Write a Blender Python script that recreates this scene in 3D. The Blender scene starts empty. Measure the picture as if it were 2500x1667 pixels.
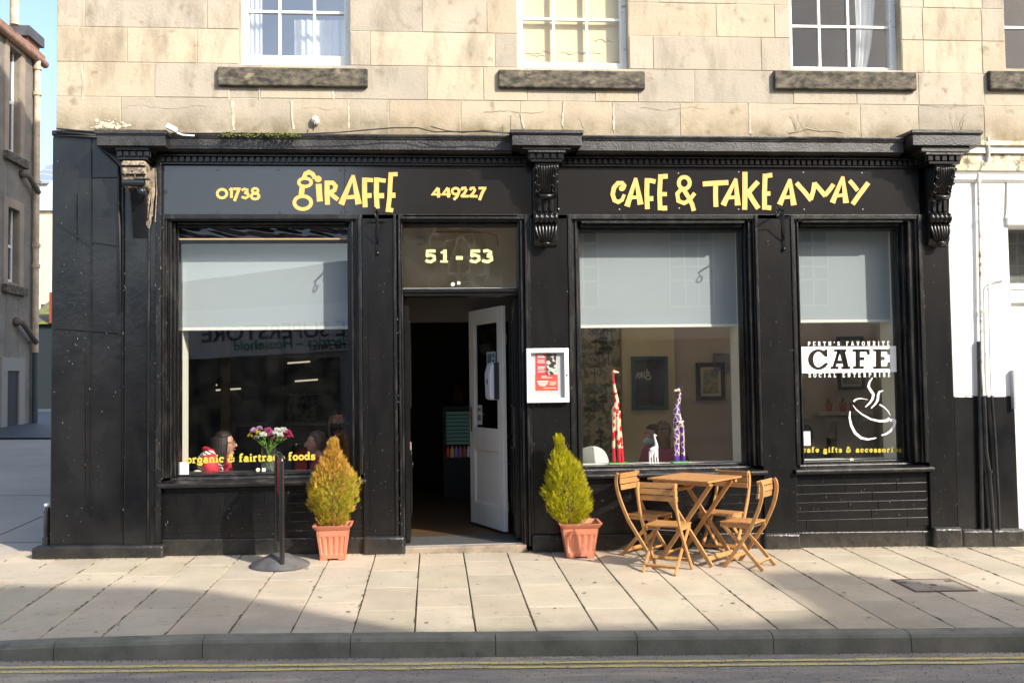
import bpy, bmesh, math, random
from mathutils import Vector, Matrix, Euler
rnd = random.Random(7)
R = math.radians
scene = bpy.context.scene
COL = scene.collection
# ------------------------------------------------------------ camera, sky, sun, exposure
FPX, CAMD, CAMH = 2350.0, 9.15, 1.58
YAW, PIT, ROL = R(4.73), R(2.50), R(-0.796)
_f = Vector((math.sin(YAW)*math.cos(PIT), math.cos(YAW)*math.cos(PIT), math.sin(PIT)))
_r = Vector((math.cos(YAW), -math.sin(YAW), 0)); _u = _r.cross(_f)
CR = _r*math.cos(ROL)+_u*math.sin(ROL); CU = -_r*math.sin(ROL)+_u*math.cos(ROL); CF = _f
CAM = Vector((0, -CAMD, CAMH))
cd = bpy.data.cameras.new('camera'); cam = bpy.data.objects.new('camera', cd); COL.objects.link(cam)
cd.sensor_width = 36; cd.lens = FPX/2500*36; cd.clip_end = 2000; cd.clip_start = .05
m = Matrix((CR, CU, -CF)).transposed().to_4x4(); m.translation = CAM; cam.matrix_world = m
scene.camera = cam
SUN = Vector((0.92, -1.0, 0.87)).normalized()
EL = math.asin(SUN.z); AZ = math.atan2(SUN.x, SUN.y)          # azimuth from +y clockwise
w = bpy.data.worlds.new("World"); scene.world = w; w.use_nodes = True
nt = w.node_tree; bg = nt.nodes['Background']
sk = nt.nodes.new('ShaderNodeTexSky'); sk.sky_type = 'NISHITA'; sk.sun_disc = False
sk.sun_elevation = EL; sk.sun_rotation = AZ; sk.air_density = 1.0; sk.dust_density = 2.6; sk.ozone_density = 1.2
nt.links.new(sk.outputs[0], bg.inputs[0]); bg.inputs[1].default_value = 0.15
sd = bpy.data.lights.new('sun', 'SUN'); sd.energy = 3.0; sd.angle = R(0.7); sd.color = (1, .93, .82)
so = bpy.data.objects.new('sun', sd); COL.objects.link(so)
so.rotation_euler = SUN.to_track_quat('Z', 'Y').to_euler(); so.location = (20, -30, 25)
scene.view_settings.view_transform = 'Standard'; scene.view_settings.look = 'None'
scene.view_settings.gamma = 1; scene.view_settings.use_curve_mapping = False
scene.view_settings.exposure = 1.2
scene.cycles.max_bounces = 8; scene.cycles.transparent_max_bounces = 12
scene.cycles.caustics_reflective = False; scene.cycles.caustics_refractive = False
scene.cycles.sample_clamp_indirect = 6
scene.cycles.use_denoising = True

# ------------------------------------------------------------ survey helpers: a photo point on a known real plane
def ray(px, py):
    return CR*((px-1250)/FPX) - CU*((py-833)/FPX) + CF
def at(px, py, y=0.0):                       # point on the plane y = const (facade planes)
    d = ray(px, py); return CAM + d*((y+CAMD)/d.y)
def atx(px, py, x):                          # point on the plane x = const (walls of the side street)
    d = ray(px, py); return CAM + d*((x-CAM.x)/d.x)
def gz(x, y):                                # height of the sloping ground
    z = 0.005 - .0155*max(-25, min(25, x)) + .026*min(y, 20)
    return z
def gnd(px, py):
    d = ray(px, py); z = 0
    for _ in range(30):
        p = CAM + d*((z-CAMH)/d.z); z = gz(p.x, p.y)
    return p

# ------------------------------------------------------------ materials
MATS = {}
def lin(c):
    return tuple(((v/12.92) if v <= .04045 else ((v+.055)/1.055)**2.4) for v in c)
def mat(name, c, rough=.6, c2=None, vs=3.0, vd=4, bump=0, bs=40, spec=.5, metal=0, stretch=(1, 1, 1),
        coat=0, fine=None, attr=None, emit=0, sharp=(.35, .65), bdist=.01, trans=0):
    """noise-varied principled material in object coordinates; c2 = second colour, fine = third speckle colour"""
    if name in MATS: return MATS[name]
    m = bpy.data.materials.new(name); m.use_nodes = True; n = m.node_tree.nodes; l = m.node_tree.links
    b = n['Principled BSDF']; b.inputs['Roughness'].default_value = rough
    b.inputs['Specular IOR Level'].default_value = spec; b.inputs['Metallic'].default_value = metal
    b.inputs['Coat Weight'].default_value = coat; b.inputs['Coat Roughness'].default_value = .12
    if trans: b.inputs['Subsurface Weight'].default_value = 0
    b.inputs['Base Color'].default_value = (*c, 1)
    tc = n.new('ShaderNodeTexCoord'); mp = n.new('ShaderNodeMapping'); mp.inputs['Scale'].default_value = stretch
    l.new(tc.outputs['Object'], mp.inputs[0]); col = None
    if attr:
        a = n.new('ShaderNodeVertexColor'); a.layer_name = attr; col = a.outputs[0]
    if c2:
        t = n.new('ShaderNodeTexNoise'); t.inputs['Scale'].default_value = vs; t.inputs['Detail'].default_value = vd
        t.inputs['Roughness'].default_value = .62
        l.new(mp.outputs[0], t.inputs['Vector'])
        r = n.new('ShaderNodeMapRange'); r.inputs[1].default_value = sharp[0]; r.inputs[2].default_value = sharp[1]
        l.new(t.outputs[0], r.inputs[0])
        x = n.new('ShaderNodeMix'); x.data_type = 'RGBA'; x.blend_type = 'MIX'
        x.inputs[6].default_value = (*c, 1); x.inputs[7].default_value = (*c2, 1); l.new(r.outputs[0], x.inputs[0])
        if col is not None:
            y = n.new('ShaderNodeMix'); y.data_type = 'RGBA'; y.blend_type = 'MULTIPLY'; y.inputs[0].default_value = 1
            l.new(x.outputs[2], y.inputs[6]); l.new(col, y.inputs[7]); col = y.outputs[2]
        else: col = x.outputs[2]
    if fine:
        fc, fs, ft = fine
        t2 = n.new('ShaderNodeTexNoise'); t2.inputs['Scale'].default_value = fs; t2.inputs['Detail'].default_value = 3
        l.new(mp.outputs[0], t2.inputs['Vector'])
        r2 = n.new('ShaderNodeMapRange'); r2.inputs[1].default_value = ft; r2.inputs[2].default_value = ft+.1
        l.new(t2.outputs[0], r2.inputs[0])
        x2 = n.new('ShaderNodeMix'); x2.data_type = 'RGBA'; x2.inputs[7].default_value = (*fc, 1)
        if col is not None: l.new(col, x2.inputs[6])
        else: x2.inputs[6].default_value = (*c, 1)
        l.new(r2.outputs[0], x2.inputs[0]); col = x2.outputs[2]
    if col is not None: l.new(col, b.inputs['Base Color'])
    if bump:
        t3 = n.new('ShaderNodeTexNoise'); t3.inputs['Scale'].default_value = bs; t3.inputs['Detail'].default_value = 6
        t3.inputs['Roughness'].default_value = .6
        l.new(mp.outputs[0], t3.inputs['Vector'])
        bp = n.new('ShaderNodeBump'); bp.inputs['Strength'].default_value = bump; bp.inputs['Distance'].default_value = bdist
        l.new(t3.outputs[0], bp.inputs['Height']); l.new(bp.outputs[0], b.inputs['Normal'])
    if emit:
        b.inputs['Emission Color'].default_value = (*c, 1); b.inputs['Emission Strength'].default_value = emit
    MATS[name] = m; return m
def glass(name, refl=1.0, tint=(.93, .95, .94), rough=0.0, dirt=0.0, wave=0.0, ior=1.5):
    if name in MATS: return MATS[name]
    m = bpy.data.materials.new(name); m.use_nodes = True; n = m.node_tree.nodes; l = m.node_tree.links
    n.remove(n['Principled BSDF']); o = n['Material Output']
    t = n.new('ShaderNodeBsdfTransparent'); t.inputs[0].default_value = (*tint, 1)
    g = n.new('ShaderNodeBsdfGlossy'); g.inputs['Roughness'].default_value = rough
    f = n.new('ShaderNodeLayerWeight'); f.inputs[0].default_value = .5; f0 = ((ior-1)/(ior+1))**2*refl
    pw = n.new('ShaderNodeMath'); pw.operation = 'POWER'; pw.inputs[1].default_value = 5; l.new(f.outputs['Facing'], pw.inputs[0])
    k = n.new('ShaderNodeMath'); k.operation = 'MULTIPLY_ADD'; k.inputs[1].default_value = 1-f0; k.inputs[2].default_value = f0; k.use_clamp = True
    l.new(pw.outputs[0], k.inputs[0]); mx = n.new('ShaderNodeMixShader')
    l.new(k.outputs[0], mx.inputs[0]); l.new(t.outputs[0], mx.inputs[1]); l.new(g.outputs[0], mx.inputs[2])
    if wave:
        tc = n.new('ShaderNodeTexCoord'); tx = n.new('ShaderNodeTexNoise'); tx.inputs['Scale'].default_value = 2.2
        tx.inputs['Detail'].default_value = 1; l.new(tc.outputs['Object'], tx.inputs['Vector'])
        bp = n.new('ShaderNodeBump'); bp.inputs['Strength'].default_value = wave; bp.inputs['Distance'].default_value = .01
        l.new(tx.outputs[0], bp.inputs['Height']); l.new(bp.outputs[0], g.inputs['Normal'])
    out = mx.outputs[0]
    if dirt:
        tc = n.new('ShaderNodeTexCoord'); tx = n.new('ShaderNodeTexNoise'); tx.inputs['Scale'].default_value = 6
        tx.inputs['Detail'].default_value = 6; l.new(tc.outputs['Object'], tx.inputs['Vector'])
        r = n.new('ShaderNodeMapRange'); r.inputs[1].default_value = .4; r.inputs[2].default_value = .8
        r.inputs[4].default_value = dirt; l.new(tx.outputs[0], r.inputs[0])
        d = n.new('ShaderNodeBsdfDiffuse'); d.inputs[0].default_value = (.5, .5, .48, 1)
        m2 = n.new('ShaderNodeMixShader'); l.new(r.outputs[0], m2.inputs[0]); l.new(out, m2.inputs[1]); l.new(d.outputs[0], m2.inputs[2])
        out = m2.outputs[0]
    l.new(out, o.inputs[0]); MATS[name] = m; return m

def translucent(m, k=.4):
    """let part of the light through a thin leaf, petal or cloth"""
    n = m.node_tree.nodes; l = m.node_tree.links; b = n['Principled BSDF']; o = n['Material Output']
    t = n.new('ShaderNodeBsdfTranslucent'); x = n.new('ShaderNodeMixShader'); x.inputs[0].default_value = k; i = b.inputs['Base Color']
    if i.is_linked: l.new(i.links[0].from_socket, t.inputs[0])
    else: t.inputs[0].default_value = i.default_value
    l.new(b.outputs[0], x.inputs[1]); l.new(t.outputs[0], x.inputs[2]); l.new(x.outputs[0], o.inputs[0]); return m
# ------------------------------------------------------------ mesh builder
class MB:
    def __init__(s): s.v = []; s.f = []; s.c = []; s.tone = (1, 1, 1)
    def add(s, vs, fs):
        o = len(s.v); s.v += [tuple(p) for p in vs]
        for q in fs: s.f.append(tuple(i+o for i in q)); s.c.append(s.tone)
    def box(s, x0, x1, y0, y1, z0, z1):
        s.add([(x0,y0,z0),(x1,y0,z0),(x1,y1,z0),(x0,y1,z0),(x0,y0,z1),(x1,y0,z1),(x1,y1,z1),(x0,y1,z1)],
              [(0,3,2,1),(4,5,6,7),(0,1,5,4),(1,2,6,5),(2,3,7,6),(3,0,4,7)])
    def bar(s, p, q, w, t, up=(0,0,1)):      # rectangular bar from p to q, w across, t along the up side
        p = Vector(p); q = Vector(q); d = (q-p).normalized(); up = Vector(up)
        a = d.cross(up)
        if a.length < 1e-5: a = d.cross(Vector((1,0,0)))
        a.normalize(); b = a.cross(d).normalized(); a *= w/2; b *= t/2
        s.add([p-a-b,p+a-b,p+a+b,p-a+b,q-a-b,q+a-b,q+a+b,q-a+b],[(3,2,1,0),(4,5,6,7),(0,1,5,4),(1,2,6,5),(2,3,7,6),(3,0,4,7)])
    def sweep(s, path, w, t, side):          # flat bar of width w (along side vector) and thickness t following a path
        path = [Vector(p) for p in path]; sd = Vector(side).normalized(); vs = []
        for i, p in enumerate(path):
            d = (path[min(i+1,len(path)-1)]-path[max(i-1,0)]).normalized(); nn = d.cross(sd).normalized()
            vs += [p-sd*w/2-nn*t/2, p+sd*w/2-nn*t/2, p+sd*w/2+nn*t/2, p-sd*w/2+nn*t/2]
        fs = [(3,2,1,0)]; n = len(path)
        for i in range(n-1):
            for k in range(4): fs.append((4*i+k,4*i+(k+1)%4,4*i+4+(k+1)%4,4*i+4+k))
        fs.append((4*n-4,4*n-3,4*n-2,4*n-1)); s.add(vs, fs)
    def tube(s, path, r, n=8, cap=True):
        path = [Vector(p) for p in path]; N = len(path); vs = []; prev = None
        for i, p in enumerate(path):
            d = (path[min(i+1,N-1)]-path[max(i-1,0)])
            d = d.normalized() if d.length > 1e-9 else Vector((0,0,1))
            if prev is None:
                a = d.cross(Vector((0,0,1)));
                if a.length < 1e-3: a = d.cross(Vector((0,1,0)))
            else: a = prev - d*prev.dot(d)
            a.normalize(); prev = a; b = d.cross(a); rr = r[i] if isinstance(r,(list,tuple)) else r
            for k in range(n):
                t = 2*math.pi*k/n; vs.append(p+a*math.cos(t)*rr+b*math.sin(t)*rr)
        fs = []
        for i in range(N-1):
            for k in range(n): fs.append((i*n+k,i*n+(k+1)%n,(i+1)*n+(k+1)%n,(i+1)*n+k))
        if cap: fs.append(tuple(range(n-1,-1,-1))); fs.append(tuple((N-1)*n+k for k in range(n)))
        s.add(vs, fs)
    def lathe(s, prof, c=(0,0,0), n=24, ax='z', cap=True):
        vs = []; c = Vector(c)
        for r, h in prof:
            for k in range(n):
                t = 2*math.pi*k/n
                v = (math.cos(t)*r, math.sin(t)*r, h)
                if ax == 'x': v = (v[2], v[0], v[1])
                if ax == 'y': v = (v[0], v[2], v[1])
                vs.append(c+Vector(v))
        fs = []; N = len(prof)
        for i in range(N-1):
            for k in range(n): fs.append((i*n+k,i*n+(k+1)%n,(i+1)*n+(k+1)%n,(i+1)*n+k))
        if cap: fs.append(tuple(range(n-1,-1,-1))); fs.append(tuple((N-1)*n+k for k in range(n)))
        s.add(vs, fs)
    def ball(s, c, rx, ry=None, rz=None, n=12, m=8, fn=None):
        ry = ry or rx; rz = rz or rx; vs = []; c = Vector(c)
        for i in range(m+1):
            ph = math.pi*i/m
            for k in range(n):
                t = 2*math.pi*k/n; v = Vector((math.sin(ph)*math.cos(t), math.sin(ph)*math.sin(t), math.cos(ph)))
                q = Vector((v.x*rx, v.y*ry, v.z*rz))
                if fn: q = fn(v, q)
                vs.append(c+q)
        fs = []
        for i in range(m):
            for k in range(n): fs.append((i*n+k,(i+1)*n+k,(i+1)*n+(k+1)%n,i*n+(k+1)%n))
        s.add(vs, fs)
    def prism(s, poly, fn, a, b):            # closed polygon [(u,v)] extruded from a to b; fn(u,v,t) -> point
        n = len(poly)
        s.add([fn(u,v,a) for u,v in poly]+[fn(u,v,b) for u,v in poly],
              [tuple(range(n-1,-1,-1)), tuple(range(n,2*n))]+[(k,(k+1)%n,n+(k+1)%n,n+k) for k in range(n)])
    def profx(s, poly, x0, x1):              # (y,z) profile run along x
        s.prism(poly, lambda u,v,t: (t,u,v), x0, x1)
    def quad(s, a, b, c, d): s.add([a,b,c,d],[(0,1,2,3)])
    def build(s, name, m, parent=None, bevel=0, smooth=False, loc=None, rz=0, segs=2, fixn=True, label=None):
        me = bpy.data.meshes.new(name); me.from_pydata(s.v, [], s.f)
        ca = me.color_attributes.new('tone', 'FLOAT_COLOR', 'CORNER')
        buf = []
        for q, c in zip(s.f, s.c): buf += [c[0], c[1], c[2], 1]*len(q)
        ca.data.foreach_set('color', buf)
        if fixn:
            bm = bmesh.new(); bm.from_mesh(me); bmesh.ops.recalc_face_normals(bm, faces=bm.faces); bm.to_mesh(me); bm.free()
        me.materials.append(m); o = bpy.data.objects.new(name, me); COL.objects.link(o)
        if smooth:
            me.shade_smooth()
            if smooth is not True: 
                try: me.set_sharp_from_angle(angle=R(smooth))
                except Exception: pass
        if bevel:
            b = o.modifiers.new('bevel', 'BEVEL'); b.width = bevel; b.segments = segs; b.limit_method = 'ANGLE'; b.angle_limit = R(35)
        if loc is not None: o.location = loc
        o.rotation_euler.z = rz
        if parent: o.parent = parent
        if label: o['label'] = label
        return o
def tag(o, label=None, cat=None, group=None, kind=None):
    if label: o['label'] = label
    if cat: o['category'] = cat
    if group: o['group'] = group
    if kind: o['kind'] = kind
    return o
def empty(name, loc=(0,0,0), rz=0, label=None, cat=None, group=None):
    o = bpy.data.objects.new(name, None); COL.objects.link(o); o.location = loc; o.rotation_euler.z = rz
    o.empty_display_size = .2
    return tag(o, label, cat, group)
def copy_tree(o, parent=None):
    c = o.copy(); COL.objects.link(c); c.parent = parent
    for ch in list(o.children): copy_tree(ch, c)
    return c
def arc(cx, cy, rx, ry, a0, a1, n=12):
    return [(cx+rx*math.cos(R(a0+(a1-a0)*i/n)), cy+ry*math.sin(R(a0+(a1-a0)*i/n))) for i in range(n+1)]
def ribbon(pts, wd, closed=False, round_=True, taper=None):
    """outline polygon(s) of a stroke: returns list of (outer, hole) polygons"""
    P = [Vector((p[0], p[1])) for p in pts]; n = len(P); L = []; Rr = []
    for i in range(n):
        if closed: d0 = P[i]-P[i-1]; d1 = P[(i+1)%n]-P[i]
        else: d0 = P[i]-P[max(i-1,0)] if i else P[1]-P[0]; d1 = P[i+1]-P[i] if i < n-1 else d0
        d0 = d0.normalized(); d1 = d1.normalized(); t = (d0+d1)
        t = t.normalized() if t.length > 1e-6 else d0
        nn = Vector((-t.y, t.x)); c = max(.5, nn.dot(Vector((-d1.y, d1.x))))
        h = wd/2 if taper is None else wd/2*taper(i/(n-1))
        L.append(P[i]+nn*h/c); Rr.append(P[i]-nn*h/c)
    return L, Rr
def strokes_mesh(mb, strokes, fn, th=.004, step=.0004):
    """strokes: (points, width[, closed[, taper]]) in 2-D units; fn(u,v,depth) -> 3-D point; built as thin raised flat strokes"""
    for k, st in enumerate(strokes):
        pts, wd = st[0], st[1]; closed = len(st) > 2 and st[2]; tp = st[3] if len(st) > 3 else None
        L, Rr = ribbon(pts, wd, closed, taper=tp); n = len(L); d0 = -th-(k % 9)*step
        vs = [fn(p.x, p.y, d0) for p in L]+[fn(p.x, p.y, d0) for p in Rr]+[fn(p.x, p.y, 0) for p in L]+[fn(p.x, p.y, 0) for p in Rr]
        fs = []
        for i in range(n if closed else n-1):
            j = (i+1) % n
            fs += [(i, j, n+j, n+i), (i, 2*n+i, 2*n+j, j), (n+i, n+j, 3*n+j, 3*n+i)]
        if not closed: fs += [(0, n, 3*n, 2*n), (n-1, 3*n-1, 4*n-1, 2*n-1)]
        mb.add(vs, fs)
# ------------------------------------------------------------ shared materials
def add_dirt(m, z0, z1, col, ns=3.0, mx=.8, axis=2, lo=.35, hi=.6, stretch=None):
    """dirt that gathers between z0 (full) and z1 (none), broken up by noise"""
    n = m.node_tree.nodes; l = m.node_tree.links; b = n['Principled BSDF']; inp = b.inputs['Base Color']
    tc = n.new('ShaderNodeTexCoord'); sp = n.new('ShaderNodeSeparateXYZ'); l.new(tc.outputs['Object'], sp.inputs[0])
    r = n.new('ShaderNodeMapRange'); r.inputs[1].default_value = z0; r.inputs[2].default_value = z1
    r.inputs[3].default_value = 1; r.inputs[4].default_value = 0; l.new(sp.outputs[axis], r.inputs[0])
    t = n.new('ShaderNodeTexNoise'); t.inputs['Scale'].default_value = ns; t.inputs['Detail'].default_value = 6; t.inputs['Roughness'].default_value = .68
    if stretch:
        mp = n.new('ShaderNodeMapping'); mp.inputs['Scale'].default_value = stretch; l.new(tc.outputs['Object'], mp.inputs[0]); l.new(mp.outputs[0], t.inputs['Vector'])
    else: l.new(tc.outputs['Object'], t.inputs['Vector'])
    r2 = n.new('ShaderNodeMapRange'); r2.inputs[1].default_value = lo; r2.inputs[2].default_value = hi; l.new(t.outputs[0], r2.inputs[0])
    k = n.new('ShaderNodeMath'); k.operation = 'MULTIPLY'; l.new(r.outputs[0], k.inputs[0]); l.new(r2.outputs[0], k.inputs[1])
    k2 = n.new('ShaderNodeMath'); k2.operation = 'MULTIPLY'; k2.inputs[1].default_value = mx; l.new(k.outputs[0], k2.inputs[0])
    x = n.new('ShaderNodeMix'); x.data_type = 'RGBA'; x.inputs[7].default_value = (*col, 1); l.new(k2.outputs[0], x.inputs[0])
    if inp.is_linked: l.new(inp.links[0].from_socket, x.inputs[6])
    else: x.inputs[6].default_value = inp.default_value
    l.new(x.outputs[2], inp)
    return m
M_stone = mat('sandstone', (.465,.40,.305), .85, (.39,.338,.262), vs=1.6, vd=8, bump=.5, bs=34, attr='tone', sharp=(.36,.66), fine=((.27,.225,.155), 7, .64))
add_dirt(M_stone, 4.02, 4.24, (.15,.12,.06), 3.2, .85, lo=.3, hi=.62)
add_dirt(M_stone, 4.44, 4.17, (.13,.105,.07), 6, .5, lo=.5, hi=.72, stretch=(1,1,.3)); add_dirt(M_stone, 8, 4.2, (.25,.215,.16), 1.8, .75, lo=.48, hi=.78, stretch=(.8,1,1.3))
M_mortar = mat('mortar', (.5,.44,.33), .9, (.28,.24,.17), vs=2.5)
M_sillstone = mat('stained_sill_stone', (.15,.13,.09), .85, (.03,.027,.022), vs=9, vd=9, bump=.5, bs=40, sharp=(.36,.60), stretch=(1, 1, 1.8), fine=((.26,.22,.15), 5, .63))
M_black = mat('black_gloss_paint', (.0045,.0044,.005), .27, (.009,.0085,.008), vs=5, bump=.10, bs=45, stretch=(1.6,1,.5), spec=.45, fine=((.16,.155,.15), 95, .80))
M_blackr = mat('black_painted_render', (.004,.0042,.005), .24, (.016,.016,.016), vs=1.7, vd=7, bump=.3, bs=13, bdist=.012, spec=.5, fine=((.13,.13,.13), 60, .78), stretch=(1, 1, .8))
M_blackw = mat('black_worn_paint', (.007,.0068,.007), .30, (.055,.05,.046), vs=6, vd=8, bump=.5, bs=42, stretch=(2.2, 1, .5), sharp=(.5, .8), fine=((.3,.28,.25), 120, .8))
M_cornice = mat('weathered_black_cornice', (.014,.014,.0155), .40, (.055,.053,.051), vs=5, vd=8, bump=.6, bs=60, sharp=(.42,.7), fine=((.24,.23,.21), 75, .66))
M_plinth = mat('black_plinth_paint', (.010,.010,.0105), .24, (.028,.026,.023), vs=4, bump=.5, bs=24, bdist=.02, fine=((.25,.24,.22), 45, .74))
add_dirt(M_plinth, -.06, .10, (.14,.12,.09), 9, .35)
M_fascia = mat('black_sign_panel', (.011,.0102,.010), .16, (.013,.012,.0118), vs=2, spec=1.0, fine=((.2,.2,.2), 160, .8))
M_gold = mat('painted_gold_letters', (.72,.44,.125), .55, (.66,.39,.105), vs=3)
M_white = mat('white_paint', (.8,.8,.78), .5, (.72,.72,.7), vs=4)
M_oldwhite = mat('peeling_white_paint', (.82,.82,.79), .55, (.42,.38,.3), vs=22, vd=8, sharp=(.6,.68), bump=.3, bs=60, stretch=(.5,1,1.6))
M_glass = glass('shop_glass', refl=2.5, wave=.05, dirt=.012)
M_uglass = glass('sky_mirroring_sash_glass', refl=8, wave=.12, dirt=.03); M_uglass2 = glass('old_sash_glass', refl=1.2, wave=.2, dirt=.03)

# ------------------------------------------------------------ the ground (setting)
def sheet(name, x0, x1, y0, y1, nx, ny, zf, m):
    b = MB(); vs = []; fs = []
    for j in range(ny+1):
        for i in range(nx+1):
            x = x0+(x1-x0)*i/nx; y = y0+(y1-y0)*j/ny; vs.append((x, y, zf(x, y)))
    for j in range(ny):
        for i in range(nx): a = j*(nx+1)+i; fs.append((a, a+1, a+nx+2, a+nx+1))
    b.add(vs, fs); return tag(b.build(name, m, fixn=False), kind='structure')
KY = lambda x: -2.745-.045*x if x > -6 else -2.475          # back edge of the kerb
KZ = lambda x: -.035-.0155*x - (.06*max(0, min(1, (-1.9-x)/1.6)))  # kerb top, dipping to the left
pz = lambda x, y: gz(x, y)-.06*max(0, min(1, (-1.9-x)/1.6))*max(0, min(1, (-1.2-y)/1.5))       # paving, dipping at the corner
M_asph = mat('asphalt', (.27,.243,.215), .85, (.36,.315,.265), vs=3.5, vd=9, bump=1.0, bs=150, bdist=.012, fine=((.50,.43,.32), 2.6, .545), stretch=(.4, 1.7, 1), sharp=(.42,.6))
roadz = lambda x, y: -.165-.0155*max(-25, min(25, x)) - .012*min(0, y+2.9)*-1*.0 + .02*min(1.2, max(0, -3.0-y))
sheet('road', -60, 60, -9.0, -2.3, 60, 24, roadz, M_asph)
sheet('far_road', -60, 60, -60, -9.0, 30, 10, lambda x, y: roadz(x, -9), M_asph)
M_slab = mat('paving_slab', (.49,.42,.32), .85, (.40,.345,.26), vs=2.2, vd=9, bump=.5, bs=140, attr='tone', fine=((.27,.23,.165), 19, .645))
add_dirt(M_slab, -2.95, -2.1, (.2,.175,.13), 4, .55, axis=1)
M_joint = mat('dark_paving_joint', (.09,.075,.05), .95, (.10,.085,.05), vs=6)
sheet('pavement_bed', -12, 14, -2.5, .35, 52, 8, lambda x, y: pz(x, y)-.02, M_joint)
b = MB(); PITCH = .4085; jx = [.269+PITCH*k for k in range(-19, 26)]
for k in range(len(jx)-1):
    y = .32; a0, a1 = jx[k], jx[k+1]; r2 = random.Random(k*13+5)
    y -= r2.uniform(.15, .9)
    ys = [.34, y]
    while ys[-1] > -2.9: ys.append(ys[-1]-r2.choice([.55, .62, .7, .9]))
    for i in range(len(ys)-1):
        g = .0035+.003*r2.random(); t = r2.uniform(.88, 1.07); b.tone = (t*r2.uniform(.98,1.03), t, t*r2.uniform(.95,1.02))
        y1, y0 = ys[i]-.003, ys[i+1]+.003
        def edge(x): return KY(x)+.004
        c = []
        for x in (a0+g, a1-g):
            e = edge(x)
            if y1 <= e+.02: c = None; break
            c.append((x, max(y0, e), y1))
        if not c: continue
        dz = r2.uniform(-.002, .002)
        def zz(x, yy):
            return pz(x, yy)+dz
        (xa, ya0, ya1), (xb, yb0, yb1) = c
        top = [(xa, ya0, zz(xa, ya0)), (xb, yb0, zz(xb, yb0)), (xb, yb1, zz(xb, yb1)), (xa, ya1, zz(xa, ya1))]
        b.add([(p[0], p[1], p[2]-.05) for p in top]+top, [(0,3,2,1),(4,5,6,7),(0,1,5,4),(1,2,6,5),(2,3,7,6),(3,0,4,7)])
tag(b.build('pavement', M_slab, bevel=.003, segs=1), kind='structure')
# dirt, moss and grit caught in the joints
b = MB(); rj = random.Random(31)
for k in range(1300):
    x = rj.choice(jx)+rj.gauss(0, .003); y = rj.uniform(-2.6, .0)
    if x < -6.5 or x > 7 or y < KY(x)+.02: continue
    if math.sin(x*3.1+y*2.3)+math.sin(y*5.1-x) < rj.uniform(-1.6, .8): continue
    s = rj.uniform(.002, .007); l_ = rj.uniform(.012, .045); z = pz(x, y)+.0035; k_ = rj.uniform(.6, 1.3); b.tone = (k_, k_*rj.uniform(.9,1.15), k_)
    b.add([(x-s, y-l_, z), (x+s*.7, y-l_*.8, z), (x+s, y+l_*.6, z), (x-s*.5, y+l_, z), (x, y, z+.004)], [(0,1,4),(1,2,4),(2,3,4),(3,0,4)])
tag(b.build('joint_dirt', mat('joint_dirt', (.12,.10,.06), .95, (.06,.065,.025), vs=3, attr='tone')), 'dark dirt and moss caught in the joints of the paving', 'dirt', kind='stuff')
# kerb of separate stones
M_kerb = mat('kerb_stone', (.205,.20,.16), .85, (.11,.11,.085), vs=3.4, vd=8, bump=.5, bs=90, fine=((.06,.06,.045), 5, .66))
b = MB(); kx = [-4.6, -3.35, -2.41, -1.48, -.545, .385, 1.30, 2.19, 3.10, 4.02, 4.94, 5.86, 6.8]
for k in range(len(kx)-1):
    a0, a1 = kx[k]+.002, kx[k+1]-.002
    prof = lambda x: [(KY(x), KZ(x)-.3), (KY(x), KZ(x)), (KY(x)-.085, KZ(x)-.003), (KY(x)-.108, KZ(x)-.012), (KY(x)-.122, KZ(x)-.032), (KY(x)-.135, KZ(x)-.16), (KY(x)-.135, KZ(x)-.3)]
    p0, p1 = prof(a0), prof(a1); n = len(p0)
    b.add([(a0, *p) for p in p0]+[(a1, *p) for p in p1], [tuple(range(n)), tuple(range(2*n-1, n-1, -1))]+[(i, n+i, n+(i+1)%n, (i+1)%n) for i in range(n)])
tag(b.build('kerb', M_kerb, bevel=.003), kind='structure')
M_yel = mat('worn_yellow_line', (.62,.50,.15), .8, (.44,.38,.22), vs=9, vd=8, sharp=(.42,.66), fine=((.13,.12,.11), 60, .62))
for off in (.125, .225):
    b = MB(); n = 90; vs = []; fs = []
    for i in range(n+1):
        x = -6+14*i/n; j = .004*math.sin(x*7)+.003*math.sin(x*17+off*40); y1 = KY(x)-.135-off+j; y0 = y1-.048+.004*math.sin(x*11)
        vs += [(x, y0, roadz(x, y0)+.005), (x, y1, roadz(x, y1)+.005)]
    for i in range(n): fs.append((2*i, 2*i+2, 2*i+3, 2*i+1))
    b.add(vs, fs); tag(b.build('yellow_line', M_yel, fixn=False), kind='structure')
# grit gathered in the gutter
M_grit = mat('gutter_grit', (.07,.055,.04), .95, (.16,.14,.11), vs=9)
b = MB(); r2 = random.Random(3)
for i in range(900):
    x = r2.uniform(-3.5, 5); e = KY(x)-.137; y = e-abs(r2.gauss(0, .018)); s = r2.uniform(.002, .006)
    z = roadz(x, y); b.add([(x-s,y-s,z),(x+s,y-s,z),(x+s*.6,y+s,z),(x-s*.7,y+s,z),(x,y,z+s)], [(0,1,4),(1,2,4),(2,3,4),(3,0,4)])
tag(b.build('gutter_grit', M_grit), 'dark grit and litter gathered along the foot of the kerb', 'grit', kind='stuff')
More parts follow.
